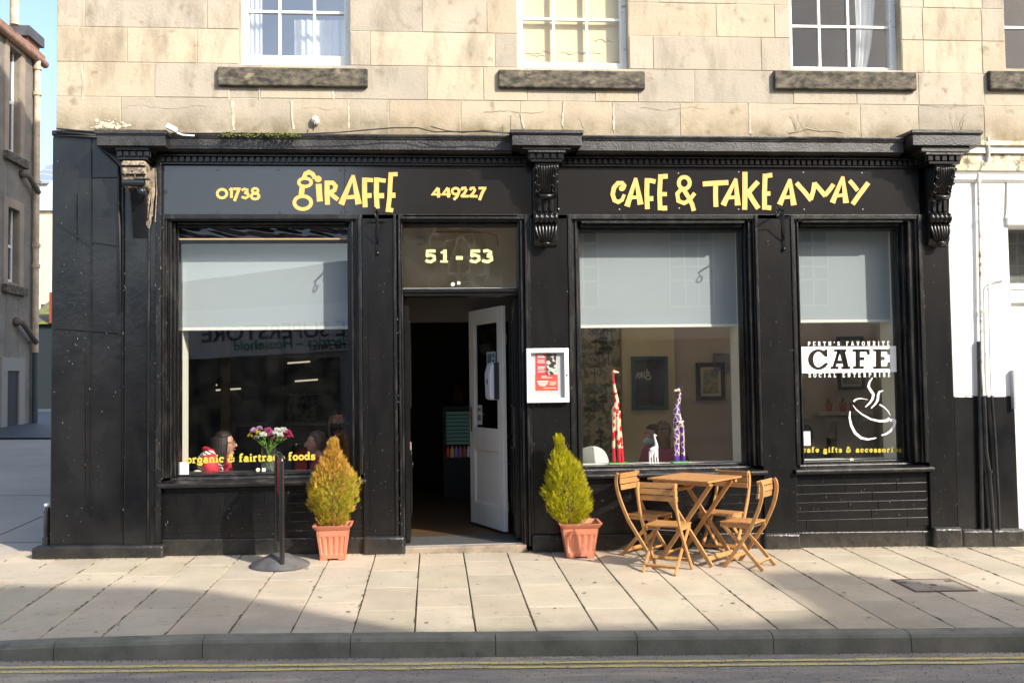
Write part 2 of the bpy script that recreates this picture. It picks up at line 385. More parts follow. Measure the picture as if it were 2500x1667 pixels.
# coarse aggregate and wear on the road, gum and grit on the paving
b = MB(); ra = random.Random(5)
for k in range(7000):
    x = ra.uniform(-3.4, 4.9); y = ra.uniform(-4.5, -2.85)
    if y > KY(x)-.15: continue
    s_ = ra.uniform(.003, .008); z = roadz(x, y)+.0056; k_ = ra.choice([.35, .5, .8, 1.5, 2.1])*ra.uniform(.8, 1.2); b.tone = (k_, k_*.96, k_*.9); a = ra.uniform(0, 3)
    c_, d_ = math.cos(a)*s_, math.sin(a)*s_; b.add([(x-c_, y-d_, z), (x+d_, y-c_, z), (x+c_, y+d_, z), (x-d_, y+c_, z), (x, y, z+.0025)], [(0,1,4),(1,2,4),(2,3,4),(3,0,4)])
tag(b.build('road_aggregate', mat('road_aggregate', (.22,.20,.18), .9, attr='tone', c2=(.26,.23,.20), vs=3)), 'loose grit and exposed aggregate on the road surface', 'grit', kind='stuff')
b = MB()
for k in range(85):
    x = ra.uniform(-3.3, 5.0); y = ra.uniform(-2.5, -.15); r_ = ra.uniform(.007, .017); z = pz(x, y)+.0042; n_ = 9; k_ = ra.choice([.55, .7, .8, 1.7]); b.tone = (k_, k_, k_)
    b.add([(x+r_*ra.uniform(.8,1.15)*math.cos(6.28*i/n_), y+r_*ra.uniform(.8,1.15)*math.sin(6.28*i/n_), z+.026*r_*math.sin(6.28*i/n_)-.0155*r_*math.cos(6.28*i/n_)) for i in range(n_)], [tuple(range(n_))])
tag(b.build('gum_spots', mat('trodden_gum', (.25,.225,.18), .85, attr='tone', c2=(.22,.20,.165), vs=3), fixn=False), 'flattened gum spots dotted over the paving slabs', 'gum', kind='stuff')
b = MB()
for k in range(1500):
    x = ra.uniform(-3.6, 5.6); y = -.01-abs(ra.gauss(0, .035))-(.07 if x < -2.46 or x > 4.85 else .05 if (-.66 < x < -.27 or .92 < x < 1.34 or 3.16 < x < 3.53) else 0); s_ = ra.uniform(.002, .006); z = pz(x, y)+.003; k_ = ra.uniform(.5, 1.5); b.tone = (k_, k_*.92, k_*.8)
    b.add([(x-s_, y-s_, z), (x+s_, y-s_*.6, z), (x+s_*.5, y+s_, z), (x-s_, y+s_*.7, z), (x, y, z+s_*.7)], [(0,1,4),(1,2,4),(2,3,4),(3,0,4)])
tag(b.build('wall_foot_grit', mat('wall_foot_grit', (.16,.125,.075), .95, attr='tone', c2=(.12,.11,.05), vs=4)), 'brown grit and dead leaves gathered along the foot of the shopfront', 'grit', kind='stuff')
# the side street on the left
M_street = mat('side_street_paving', (.42,.385,.33), .85, (.34,.31,.265), vs=.8, vd=7, bump=.3, bs=60)
sheet('side_street', -40, -3.5, -2.45, 70, 30, 40, lambda x, y: pz(x, y)-.03, M_street)
sheet('far_carriageway', -40, -3.52, 13.5, 60, 20, 20, lambda x, y: gz(x, y)+.012, mat('shade_blue_asphalt', (.045,.055,.07), .6, (.06,.07,.085), vs=.6, bump=.4, bs=40))  # the far road's blue shade is put into its asphalt colour
sheet('back_ground', -3.5, 40, 12.5, 70, 10, 10, lambda x, y: gz(x, y)-.02, M_street)
b = MB()
for (x0, y0, x1, y1) in [(-3.7,.9,-7,1.0),(-4.2,4.3,-8,4.4),(-4.5,1,-4.6,4.3),(-5.6,-.6,-5.8,.9)]:
    p = Vector((x0,y0,gz(x0,y0)-.03)); q = Vector((x1,y1,gz(x1,y1)-.03)); b.bar(p, q, .012, .006)
tag(b.build('side_street_joints', M_joint), kind='structure')

# ------------------------------------------------------------ the café building: upper stone wall
cafe = empty('cafe_building', (0,0,0), label='sandstone corner building with black painted cafe shopfront and open white door', cat='building')
SY = .06                                      # face of the ashlar
X_L = at(138, 200, SY).x                      # left corner
def px2x(px, py): return at(px, py, SY).x
zc = [3.93, at(1100,245,SY).z, at(1100,163,SY).z, at(1100,80,SY).z, at(1100,-3,SY).z, at(1100,-85,SY).z, at(1100,-170,SY).z]
wins = [(583,855,158),(1262,1535,165),(1928,2200,168),(2452,2725,167)]
wx = [(px2x(a,60), px2x(c,60), at(a,s,SY).z) for a,c,s in wins]
ZT = zc[-1]
courses = [  # vertical joints (photo px), bottom course first
    [295,570,713,852,950,1125,1270,1372,1495,1660,1830,2100,2242,2402,2600],
    [202,377,557,635,812,1042,1180,1286,1452,1557,1694,1936,2090,2242,2402,2560],
    [310,480,903,1208,1594,1858,2254,2397,2760],
    [206,505,1030,1188,1748,1890,2251,2395,2760],
    [330,500,905,1100,1610,1800,2254,2397,2760],
    [240,520,940,1190,1590,1850,2251,2397,2760]]
rs = random.Random(21); b = MB(); mo = MB()
tones = [(1.0,1.0,1.0),(1.05,1.04,1.0),(.93,.94,.97),(1.08,1.04,.97),(.86,.88,.92),(1.0,.97,.9),(.97,.97,.98)]
for ci, js in enumerate(courses):
    z0, z1 = zc[ci], zc[ci+1]; yy = {0:280,1:205,2:120,3:38}.get(ci, 10)
    xs = [X_L]+[px2x(p, yy) for p in js]+[px2x(2900, yy)]
    for i in range(len(xs)-1):
        segs = [(xs[i], xs[i+1])]
        for (a, c, sz) in wx:                # cut the stones at the window openings
            if z1 > sz+.02 and z0 > sz-.12:
                ns = []
                for (p, q) in segs:
                    if q <= a or p >= c: ns.append((p, q)); continue
                    if p < a-.03: ns.append((p, a))
                    if q > c+.03: ns.append((c, q))
                segs = ns
        for (p, q) in segs:
            t = rs.choice(tones); k = rs.uniform(.92, 1.05); b.tone = (t[0]*k, t[1]*k, t[2]*k)
            if ci == 0: b.tone = tuple(v*.9 for v in b.tone)
            g = .0028; d = rs.uniform(-.0025, .0025)
            b.box(p+g if p > X_L else p, q-g, SY+d, SY+.27, z0+g, z1-g)
b.build('stone_wall', M_stone, cafe, bevel=.004, segs=1)
xr = px2x(2900, 0)
edges = [X_L]+[v for a, c, s in wx for v in (a, c)]+[xr]
for i in range(0, len(edges), 2): mo.box(edges[i]+(.01 if i == 0 else -.002), edges[i+1]+.002, SY+.0045, SY+.28, 3.93, ZT)
for a, c, s in wx: mo.box(a+.002, c-.002, SY+.0045, SY+.26, 3.93, s)
mo.build('mortar_joints', M_mortar, cafe)
# rest of the block above the picture, the side wall and the roof
b = MB(); b.box(X_L, xr, SY, 12, ZT, 15.5); b.box(X_L, X_L+.25, SY+.28, 12, 3.93, ZT); b.build('upper_storeys', M_stone, cafe)
b = MB(); b.box(X_L, X_L+.3, .62, 12, 0, 3.93); b.box(X_L, xr+2, 11.7, 12, 0, ZT); b.build('side_wall', M_blackr, cafe)
M_slate = mat('slate', (.09,.09,.1), .6, (.06,.06,.065), vs=3)
b = MB(); b.profx([(SY-.1, 15.5), (6, 18.5), (12.1, 15.5)], X_L-.1, xr+.2); b.build('roof', M_slate, cafe)

# upper sash windows
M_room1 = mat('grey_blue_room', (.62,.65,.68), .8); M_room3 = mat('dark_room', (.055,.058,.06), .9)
M_cream = mat('cream_board', (.66,.55,.34), .7, (.60,.49,.30), vs=2, bump=.3, bs=9)
M_curtain = mat('white_curtain', (.75,.76,.76), .9, (.62,.64,.66), vs=9, stretch=(3, 1, .25))
def sash(k, pxl, pxr, pxb, munt, hz, room, label):
    a, c, s = wx[k]; y = SY+.11; zt = ZT
    fr = MB(); fw = .085
    xl, xrr = a+.002, c-.002; zb = s
    fr.box(xl, xl+fw*.75, y, y+.09, zb, zt); fr.box(xrr-fw*.75, xrr, y, y+.09, zb, zt)
    fr.box(xl+fw*.75, xrr-fw*.75, y+.012, y+.08, zb, at(1100, pxb, y).z)
    wpart = fr.build('sash_window', M_oldwhite, cafe, bevel=.004, label=label)
    mu = MB(); zb2 = at(1100, pxb, y).z
    for p in munt: x = at(p, 60, y).x; mu.box(x-.012, x+.012, y+.022, y+.06, zb2, zt)
    xs = [xl+fw*.75]+[at(p, 60, y).x for p in munt]+[xrr-fw*.75]
    for h in hz:
        z = at(1100, h, y).z
        for i in range(len(xs)-1): mu.box(xs[i]+(.012 if i else 0), xs[i+1]-(.012 if i < len(xs)-2 else 0), y+.022, y+.06, z-.012, z+.012)
    mu.build('glazing_bar', M_oldwhite, wpart)
    g = MB(); g.quad((xl+fw*.75, y+.045, zb2), (xrr-fw*.75, y+.045, zb2), (xrr-fw*.75, y+.045, zt), (xl+fw*.75, y+.045, zt)); g.build('pane', M_uglass if k == 0 else M_uglass2, wpart, fixn=False)
    rm = MB(); Y1 = y+1.6
    rm.quad((a-.6, Y1, zb-.5), (c+.6, Y1, zb-.5), (c+.6, Y1, zt+.5), (a-.6, Y1, zt+.5))
    rm.quad((a-.6, y+.1, zb-.5), (a-.6, Y1, zb-.5), (a-.6, Y1, zt+.5), (a-.6, y+.1, zt+.5)); rm.quad((c+.6, y+.1, zb-.5), (c+.6, Y1, zb-.5), (c+.6, Y1, zt+.5), (c+.6, y+.1, zt+.5))
    rm.quad((a-.6, y+.1, zb-.5), (c+.6, y+.1, zb-.5), (c+.6, Y1, zb-.5), (a-.6, Y1, zb-.5)); rm.quad((a-.6, y+.1, zt), (c+.6, y+.1, zt), (c+.6, Y1, zt), (a-.6, Y1, zt))
    rm.build('room_walls', room, wpart)
    return wpart, y
def drape(mb, x0, x1, y, z0, z1, folds, dep):
    n = folds*8; vs = []; fs = []
    for i in range(n+1):
        u = i/n; x = x0+(x1-x0)*u; yy = y+dep*math.sin(u*folds*2*math.pi)
        vs += [(x, yy, z0), (x, yy, z1)]
    for i in range(n): fs.append((2*i, 2*i+2, 2*i+3, 2*i+1))
    mb.add(vs, fs)
w1, y = sash(0, 583, 855, 140, (682, 767), (34,), M_room1, 'peeling sash window with pale curtains')
d = MB(); A = lambda px, py: at(px, py, y+.15)
drape(d, A(603,60).x, A(640,60).x, y+.16, A(603,170).z, ZT-.1, 3, .012); d.build('curtain', M_curtain, w1, smooth=True)
d = MB(); drape(d, A(716,60).x, A(846,60).x, y+.24, A(603,170).z, A(716,40).z, 7, .014); d.build('curtain', M_curtain, w1, smooth=True)
w2, y = sash(1, 1262, 1535, 148, (1352, 1433), (40,), M_room1, 'bright white sash window blocked by a cream board')
d = MB(); a, c, s = wx[1]; d.box(a+.01, c-.01, y+.10, y+.12, s-.1, ZT-.01); d.build('cream_board', M_cream, w2)
d = MB(); rc = random.Random(5)
for (p0, p1, py) in [(1275,1345,128),(1360,1440,130),(1420,1470,128),(1290,1330,136),(1450,1495,100)]:
    pts = []; 
    for i in range(9): q = at(p0+(p1-p0)*i/8, py+rc.uniform(-4,4), y+.098); pts.append(q)
    d.tube(pts, [.001]+[rc.uniform(.002,.006) for _ in range(7)]+[.001], 5)
d.build('peeling_crack', mat('crack', (.35,.29,.18), .9), w2)
w3, y = sash(2, 1928, 2200, 150, (2002, 2073), (47,), M_room3, 'weathered sash window with dark panes and a white curtain tied at one side')
d = MB(); vs = []; fs = []; n = 24
for j in range(13):
    t = j/12; z = s-.1+(ZT+.1-s)*t; sx = A(2085+10*math.sin(t*3), 60).x; ex = A(2118+40*max(0, t-.2)**.6, 60).x
    for i in range(n+1): u = i/n; vs.append((sx+(ex-sx)*u, y+.2+.02*math.sin(u*22), z))
for j in range(12):
    for i in range(n): q = j*(n+1)+i; fs.append((q, q+1, q+n+2, q+n+1))
d.add(vs, fs); d.build('curtain', M_curtain, w3, smooth=True)
w4, y = sash(3, 2452, 2725, 152, (2530, 2610), (41,), M_room3, 'dark sash window cut off at the right edge')
# pale repairs, drips and lime on the bottom courses
M_rep = mat('pale_lime_repair', (.60,.53,.42), .9, (.40,.33,.24), vs=14, vd=7); rq = random.Random(14)
for (pxa, pya, pxb, pyb, w0) in [(568,246,571,318,9),(712,246,716,316,9),(851,243,852,314,7),(1270,276,1280,314,8),(1378,246,1372,308,6),(1497,250,1499,318,7),(1829,250,1831,326,6),(557,214,560,244,6),(634,214,633,243,4),(812,210,815,244,7),(201,168,202,243,4)]:
    L_ = []; R_ = []
    for i in range(8):
        t = i/7; x = pxa+(pxb-pxa)*t+rq.uniform(-1,1); y_ = pya+(pyb-pya)*t; k = w0*rq.uniform(.25,1)*.5; L_.append((x-k, y_)); R_.append((x+k, y_))
    P_ = L_+R_[::-1]; b = MB(); b.prism(P_, lambda u, v, t: (lambda p: (p.x, t, p.z))(at(u, v, SY)), SY-.0045, SY+.004); b.build('lime_repair', M_rep, cafe)
b = MB()
for k in range(70):
    x, y_ = rq.gauss(272, 20), 312-abs(rq.gauss(0, 8)); p = at(x, y_, SY); s = rq.uniform(.006,.022); b.ball((p.x, SY-.0035, p.z), s, .003, s*rq.uniform(.5,.9), 7, 4)
b.build('flaking_limewash', M_rep, cafe)
b = MB()
for (pts) in [[(300,262),(340,256),(375,263),(420,266),(480,258),(530,262)],[(735,265),(770,262),(800,268),(840,266)],[(1180,275),(1230,270),(1300,276),(1340,268)],[(1560,262),(1620,270),(1690,262),(1740,268)],[(2245,258),(2310,262),(2390,258)],[(1900,268),(1950,262),(2010,268)]]:
    q = []
    for (p0, p1) in zip(pts, pts[1:]):
        for i in range(5): t = i/5; q.append(at(p0[0]+(p1[0]-p0[0])*t, p0[1]+(p1[1]-p0[1])*t+rq.uniform(-2,2), SY-.002))
    b.tube(q, [.0008]+[rq.uniform(.0006,.0018) for _ in range(len(q)-2)]+[.0008], 5)
b.build('stone_crack', mat('dark_stone_crack', (.22,.17,.11), .95), cafe)
# window sills
for (p0, p1, yt, yb) in [(530,897,160,207),(1218,1575,167,212),(1893,2238,169,215),(2418,2790,170,217)]:
    SF = .008; q0, q1 = at(p0, yb, SF), at(p1, yt, SF); q2 = at(p0, yt, SF)
    b = MB(); b.profx([(SF, q0.z), (SF, q2.z-.01), (SY+.05, q2.z+.012), (SY+.05, q0.z), (SF+.03, q0.z-.004)], q0.x, q1.x)
    b.build('window_sill', M_sillstone, cafe, bevel=.012)
# ------------------------------------------------------------ the shopfront
def part(mb, name, m, parent=cafe, bevel=.004, **k): return mb.build(name, m, parent, bevel=bevel, **k)
base = lambda x: gz(x, 0)
# corner pier, pilasters and plinths
b = MB(); b.box(X_L-.012, -2.83, .0, .62, -.1, 3.93); b.box(X_L-.02, -2.83, -.008, .0585, 3.931, 3.985); part(b, 'corner_pier', M_blackr, bevel=.015)
b = MB()                                      # seams between the rendered blocks
for (p0, p1) in [((222,335),(222,430)),((222,430),(223,1260)),((222,432),(288,432)),((140,545),(222,600)),((222,590),(290,600)),((186,470),(186,590)),((300,440),(300,1290)),((136,800),(290,812)),((210,860),(212,1250))]:
    q0, q1 = at(*p0, -.012), at(*p1, -.012); b.bar(q0, q1, .010, .006, (0,1,0))
b.build('render_seam', M_blackr, cafe, bevel=.0025)
b = MB(); b.box(-2.83, -2.50, -.025, .4, .0, 3.80); part(b, 'pilaster', M_blackr, bevel=.012)
b = MB(); b.box(-2.545, -2.50, -.04, -.026, .17, 3.2); b.box(-2.62, -2.60, -.04, -.026, .17, 3.6); part(b, 'edge_strip', M_blackw)
for (x0, x1) in [(-.66, -.295), (.945, 1.31), (3.185, 3.52), (4.86, 5.135)]:
    b = MB(); b.box(x0, x1, -.0, .32, -.1, 3.205); part(b, 'pilaster', M_black, bevel=.008)
b = MB(); b.box(-.60,-.355, -.004, .001, .22, 3.1); b.build('pilaster_panel', M_black, cafe, bevel=.003)
def plinth(x0, x1, d, h, taperl=0, taperr=0):
    n = 12; vs = []; b = MB(); zt = lambda x: base(x)+h
    b.prism([(x0, -.12), (x1, -.12), (x1, zt(x1)), (x0, zt(x0))], lambda u, v, t: (u, t, v), -d, .1)
    part(b, 'plinth', M_plinth, bevel=.03, segs=3, smooth=40)
plinth(-3.60, -2.46, .075, .115); plinth(-.665, -.27, .055, .165); plinth(.92, 1.34, .05, .165)
plinth(3.16, 3.53, .045, .15); plinth(4.85, 5.15, .07, .19)
b = MB(); b.box(-3.63, -3.44, -.06, .8, .03, .16); part(b, 'corner_stone', M_plinth, bevel=.02)
# stall risers: black painted brick under the windows
def brickpaint():
    m = mat('black_painted_brick', (.006,.006,.0065), .22, (.012,.0115,.011), vs=4, fine=((.2,.2,.2), 70, .80)); n = m.node_tree.nodes; l = m.node_tree.links
    tc = n.new('ShaderNodeTexCoord'); sp = n.new('ShaderNodeSeparateXYZ'); cb = n.new('ShaderNodeCombineXYZ'); l.new(tc.outputs['Object'], sp.inputs[0])
    l.new(sp.outputs[0], cb.inputs[0]); l.new(sp.outputs[2], cb.inputs[1])
    br = n.new('ShaderNodeTexBrick'); br.inputs['Scale'].default_value = 1; br.inputs['Brick Width'].default_value = .36; br.inputs['Row Height'].default_value = .105
    br.inputs['Mortar Size'].default_value = .0065; br.inputs['Mortar Smooth'].default_value = .4; br.offset = .37; br.squash = .8; br.squash_frequency = 3
    l.new(cb.outputs[0], br.inputs['Vector'])
    tn = n.new('ShaderNodeTexNoise'); tn.inputs['Scale'].default_value = 24; tn.inputs['Detail'].default_value = 5; l.new(tc.outputs['Object'], tn.inputs['Vector'])
    ad = n.new('ShaderNodeMath'); ad.operation = 'MULTIPLY_ADD'; ad.inputs[1].default_value = .5; l.new(tn.outputs[0], ad.inputs[0])
    iv = n.new('ShaderNodeMath'); iv.operation = 'SUBTRACT'; iv.inputs[0].default_value = 1; l.new(br.outputs['Fac'], iv.inputs[1]); l.new(iv.outputs[0], ad.inputs[2])
    bp = n.new('ShaderNodeBump'); bp.inputs['Strength'].default_value = 1; bp.inputs['Distance'].default_value = .02; l.new(ad.outputs[0], bp.inputs['Height'])
    l.new(bp.outputs[0], n['Principled BSDF'].inputs['Normal']); return m
M_bbrick = brickpaint()
for (x0, x1) in [(-2.50, -.66), (1.31, 3.185), (3.52, 4.86)]:
    b = MB(); b.box(x0, x1, .035, .34, -.15, .70); rb = random.Random(int(x0*100)); rows = 6
    for i in range(rows):
        zb0 = .145+(.655-.145)*i/rows-.0155*x0*.3; zb1 = .145+(.655-.145)*(i+1)/rows-.0155*x0*.3; x = x0-rb.uniform(0, .3)
        while x < x1:
            w_ = rb.choice([.36, .36, .30, .44, .22]); xa, xb = max(x, x0), min(x+w_, x1); x += w_
            if xb-xa > .03: b.box(xa+.0015, xb-.0015, .029+rb.uniform(-.0025, .002), .0345, zb0+.0015, min(zb1, .654)-.0015)
    part(b, 'stall_riser', M_black, bevel=.0018, segs=2)
    b = MB(); b.prism([(x0, -.15), (x1, -.15), (x1, base(x1)+.15), (x0, base(x0)+.15)], lambda u, v, t: (u, t, v), .005, .029); part(b, 'skirting', M_plinth, bevel=.008)
    b = MB(); b.profx([(.03, .655), (-.045, .665), (-.055, .685), (-.05, .705), (.09, .725), (.10, .745), (.17, .752), (.33, .752), (.33, .655)], x0-.03, x1+.03)
    part(b, 'shop_sill', M_blackw, bevel=.006)
# window frames of nested mouldings
def rings(b, x0, x1, z0, z1, steps, back=.30, bottom=False, tops=None):
    """steps: list of (inset from the outer edge, face y); each ring runs to the next inset"""
    for i in range(len(steps)-1):
        a, y = steps[i]; c = steps[i+1][0]; ta, tc_ = a, c
        if tops: ta, tc_ = tops[i], tops[i+1]
        b.box(x0+a, x0+c, y, back, z0, z1-ta); b.box(x1-c, x1-a, y, back, z0, z1-ta)
        b.box(x0+c, x1-c, y, back, z1-tc_, z1-ta)
        if bottom: b.box(x0+c, x1-c, y, back, z0+a, z0+c)
def pane(x0, x1, z0, z1, y, parent, m=M_glass, name='pane'):
    b = MB(); b.quad((x0, y, z0), (x1, y, z0), (x1, y, z1), (x0, y, z1)); return b.build(name, m, parent, fixn=False)
GY = .2
def shopwin(x0, x1, gl, gr, gt, label, topblack=0):
    b = MB(); L = gl-x0; Rr = x1-gr; T = 3.2-gt
    for side in (0, 1):
        tot = L if side == 0 else Rr; fr = [0, .22, .34, .55, .68, .86, 1.0]; ys = [-.012, .01, .045, .03, .09, .15]
        for i in range(6):
            a, c = fr[i]*tot, fr[i+1]*tot
            if side == 0: b.box(x0+a, x0+c, ys[i], .3, .75, 3.2)
            else: b.box(x1-c, x1-a, ys[i], .3, .75, 3.2)
    fr = [0, .25, .4, .6, .8, 1.0]; ys = [.012, .04, .02, .085, .15]
    for i in range(5): b.box(gl, gr, ys[i], .3, 3.2-fr[i+1]*T, 3.2-fr[i]*T)
    b.box(gl, gr, .165, .3, .752, .768)
    w = part(b, 'shop_window', M_blackw, bevel=.005, label=label)
    pane(gl, gr, .768, gt, GY, w)
    return w
SW1 = shopwin(-2.50, -.66, -2.387, -.806, 3.10, 'wide shop window with flowers behind and gold lettering')
SW2 = shopwin(1.31, 3.185, 1.446, 3.064, 3.064, 'wide shop window with carved giraffes behind the glass')
SW3 = shopwin(3.52, 4.86, 3.654, 4.676, 3.078, 'narrow shop window with a white cafe decal')
# wavy black plastic across the head of the first window, with a gilt bead below
b = MB(); vs = []; fs = []; nx, nz = 90, 7; r2 = random.Random(4)
for j in range(nz+1):
    for i in range(nx+1):
        u = i/nx; v = j/nz; x = -2.386+1.579*u; z = 3.0+.10*v
        y = .175+.011*math.sin(u*16+2*math.sin(u*5)+v*3)*math.sin(v*math.pi)+.006*math.sin(u*43+v*4)*math.sin(v*math.pi)
        vs.append((x, y, z))
for j in range(nz):
    for i in range(nx): q = j*(nx+1)+i; fs.append((q, q+1, q+nx+2, q+nx+1))
b.add(vs, fs); b.build('plastic_strip', mat('black_plastic_film', (.012,.012,.014), .1, spec=.6), SW1, smooth=True)
b = MB(); b.box(-2.386, -.807, .165, .197, 2.985, 2.999); b.build('gilt_bead', mat('gilt_bead', (.45,.3,.14), .4), SW1)
b = MB(); b.box(-2.386, -.807, .175, .197, 2.957, 2.984); b.build('head_bead', M_black, SW1)
# fascia and cornice
b = MB(); b.box(-2.83, 5.135, .10, .36, 3.20, 3.93); part(b, 'lintel_beam', M_black, bevel=0)
b = MB(); b.box(-2.50, 4.86, .0, .10, 3.155, 3.203); b.box(-2.50, 4.86, .02, .1, 3.14, 3.155); part(b, 'fascia_rail', M_blackw, bevel=.006)
FY = .03
seam = at(841, 460, FY).x
fas1 = MB(); fas1.box(-2.53, seam-.001, FY-.006, .099, 3.2035, 3.665); 
FAS = part(fas1, 'fascia_board', M_fascia, bevel=.002)
b = MB(); b.box(seam+.001, .972, FY-.008, .099, 3.2035, 3.672); FASB = part(b, 'fascia_board', M_fascia, bevel=.002)
b = MB(); b.box(1.224, 4.86, FY-.007, .099, 3.2035, 3.68); FAS2 = part(b, 'fascia_board', M_fascia, bevel=.002)
# the first boards lean back a little, so they mirror the sky
for o, k in ((FAS, .0), (FASB, .0)): pass
b = MB()
for (px, py) in [(532,415),(680,414),(531,519),(683,519),(832,415),(845,414),(834,518),(847,517),(998,415),(998,517),(1145,417),(1145,517),(402,412)]:
    p = at(px, py, FY-.006); b = MB(); b.ball((p.x, p.y, p.z), .009, .006, .009, 8, 5); b.build('screw', M_black, FAS if px < 840 else FASB, smooth=True)
b = MB()
for (px, py) in [(1656,423),(1658,508),(1512,511),(1364,510),(1803,511),(1961,421),(1963,511),(2104,422),(2106,511),(1803,420)]:
    p = at(px, py, FY-.007); b = MB(); b.ball((p.x, p.y, p.z), .008, .006, .008, 8, 5); b.build('screw', mat('bright_screw', (.4,.4,.4), .4), FAS2, smooth=True)
# cornice: soffit mouldings, dentils, crown
def cornice(x0, x1, y, zb, zt, ends=False):
    b = MB(); b.profx([(.10, zb-.03), (-.02, zb-.03), (-.045, zb-.012), (-.08, zb-.008), (-.085, zb), (y, zb), (y, zt-.048), (y-.012, zt-.044), (y-.012, zt-.034), (y-.022, zt-.028), (y-.03, zt-.012), (y-.028, zt), (.07, zt+.035), (.10, zt+.035)], x0, x1)
    return b
CY = -.14
c1 = cornice(-2.40, .775, CY, at(800,365,CY).z, at(800,328,CY).z); C1 = part(c1, 'cornice', M_cornice, bevel=.006)
c2 = cornice(1.40, 4.63, CY, at(1800,370,CY).z, at(1800,334,CY).z); C2 = part(c2, 'cornice', M_cornice, bevel=.006)
def dents(x0, x1, z0, z1, yb, yf, n, mm=None):
    b = mm or MB(); wd = (x1-x0)/n
    for i in range(n): b.box(x0+wd*(i+.16), x0+wd*(i+.84), yf, yb, z0, z1)
    return b
for x0, x1, C in ((-2.52, .93, C1), (1.25, 4.85, C2)):
    n = round((x1-x0)/.0585); b = dents(x0, x1, 3.69, 3.737, .03, -.03, n); b.build('dentil_course', M_black, C, bevel=.003, segs=1)
    b = MB(); b.box(x0, x1, -.012, .1, 3.668, 3.689); b.box(x0, x1, .0, .1, 3.6885, 3.74); b.box(x0, x1, -.05, .1, 3.7385, 3.755); b.build('dentil_bed', M_black, C, bevel=.004)
def block(pl, pr, yt=None):
    """the projecting block of the cornice over a bracket"""
    BYY = -.28; x0, x1 = at(pl, 335, BYY).x, at(pr, 335, BYY).x; w_ = x1-x0; pm_ = (pl+pr)/2; dz0 = at(pm_, 355, BYY).z-3.80; dz1 = at(pm_, 318, BYY).z-3.94
    b = MB()
    for (ins, y, z0, z1) in [(0,-.28,3.80+dz0,3.895+dz1),(-.008,-.29,3.896+dz1,3.907+dz1),(-.018,-.30,3.9075+dz1,3.94+dz1),(.10,-.25,3.772,3.7995+dz0),(.15,-.24,3.745,3.7715)]:
        b.box(x0+ins, x1-ins, y, .10, z0, z1)
    b.profx([(-.30, 3.9405+dz1), (.10, 3.9405+dz1), (.10, 3.962+dz1)], x0-.01, x1+.01)
    C = part(b, 'cornice_block', M_cornice, bevel=.006)
    dn = MB(); xa, xb = x0+.2*w_+.03, x1-.2*w_-.03
    dn.box(xa, xb, -.20, .10, 3.685, 3.7445); dn.box(xa+.02, xb-.02, -.225, .1, 3.66, 3.6845)
    for i in range(5): s = (xb-xa)/5; dn.box(xa+s*(i+.15), xa+s*(i+.85), -.228, -.2005, 3.692, 3.738)
    dn.build('dentil_course', M_black, C, bevel=.003, segs=1)
    return (xa+xb)/2, (xb-xa)
BL = [block(236, 403), block(1250, 1420), block(2228, 2395)]
# carved corbels
def corbel(xc, wd, parent=cafe):
    prof = [(.0, 3.655), (-.20, 3.655), (-.205, 3.60), (-.17, 3.50), (-.12, 3.42), (-.10, 3.36), (-.075, 3.34), (-.06, 3.22), (-.06, 2.95), (-.03, 2.90), (0, 2.88)]
    b = MB(); b.profx(prof, xc-wd/2, xc+wd/2); C = part(b, 'corbel', M_black, bevel=.006)
    def py(z):
        for (y0, z0), (y1, z1) in zip(prof[1:], prof[2:]):
            if z1 <= z <= z0: return y0+(y1-y0)*((z0-z)/(z0-z1+1e-9))
        return 0
    lf = MB()
    for k in range(-4, 5):                   # acanthus ribs fanning down to the curled lip
        pts = []
        for i in range(9):
            t = i/8; z = 3.645-.29*t; sp = (1-.35*t) if abs(k) < 3 else (1-.18*math.sin(t*math.pi)); x = xc+k*wd*.112*sp
            pts.append((x, py(z)-.006-.012*math.sin(t*3.1), z))
        lf.tube(pts, [.011+.003*math.sin(t*.9+k) for t in range(9)], 6)
    for s in (-1, 1):                        # curled side leaves
        for (dx, zz, rr) in [(.40,3.60,.022),(.36,3.53,.026),(.30,3.455,.024),(.42,3.47,.018),(.34,3.40,.024)]:
            c = [(xc+s*wd*dx+rr*math.cos(a)*(1-a/9), py(zz)-.014-.003*a, zz+rr*math.sin(a)*(1-a/9)) for a in [i*.55 for i in range(11)]]
            lf.tube(c, [.009-.0005*i for i in range(11)], 6)
    lf.tube([(xc-wd*.36, -.115, 3.378), (xc-wd*.2, -.145, 3.352), (xc, -.155, 3.345), (xc+wd*.2, -.145, 3.352), (xc+wd*.36, -.115, 3.378)], [.012,.02,.024,.02,.012], 8)
    lf.build('carved_leaf', M_black, C, smooth=True)
    fl = MB()
    for k in (-1, 0, 1): fl.box(xc+k*wd*.26-.016, xc+k*wd*.26+.016, -.082, -.06, 3.215, 3.33)
    fl.build('fluting', M_black, C, bevel=.004)
    sc = MB(); pr = []
    n = 5; h0 = -wd*.53; W = wd*1.06
    for i in range(n):
        a = h0+W*i/n; 
        for t, r in ((.04, .044), (.25, .056), (.5, .059), (.75, .056), (.96, .044)): pr.append((r, a+W/n*t))
    sc.lathe(pr, (xc, -.062, 3.152), 18, 'x'); sc.build('scroll_roll', M_black, C, smooth=True)
    lw = MB()
    for k in range(-3, 4):
        pts = [(xc+k*wd*.145*(1-.5*t*t), -.068-.022*math.sin(t*2.6)-.006*(3-abs(k)), 3.085-.165*t) for t in [i/7 for i in range(8)]]
        lw.tube(pts, [.016-.001*i for i in range(8)], 6)
    lw.ball((xc, -.088, 2.905), .046, .03, .022, 12, 8); lw.ball((xc, -.08, 2.888), .022, .02, .018, 10, 6)
    lw.build('lower_leaf', M_black, C, smooth=True)
    return C
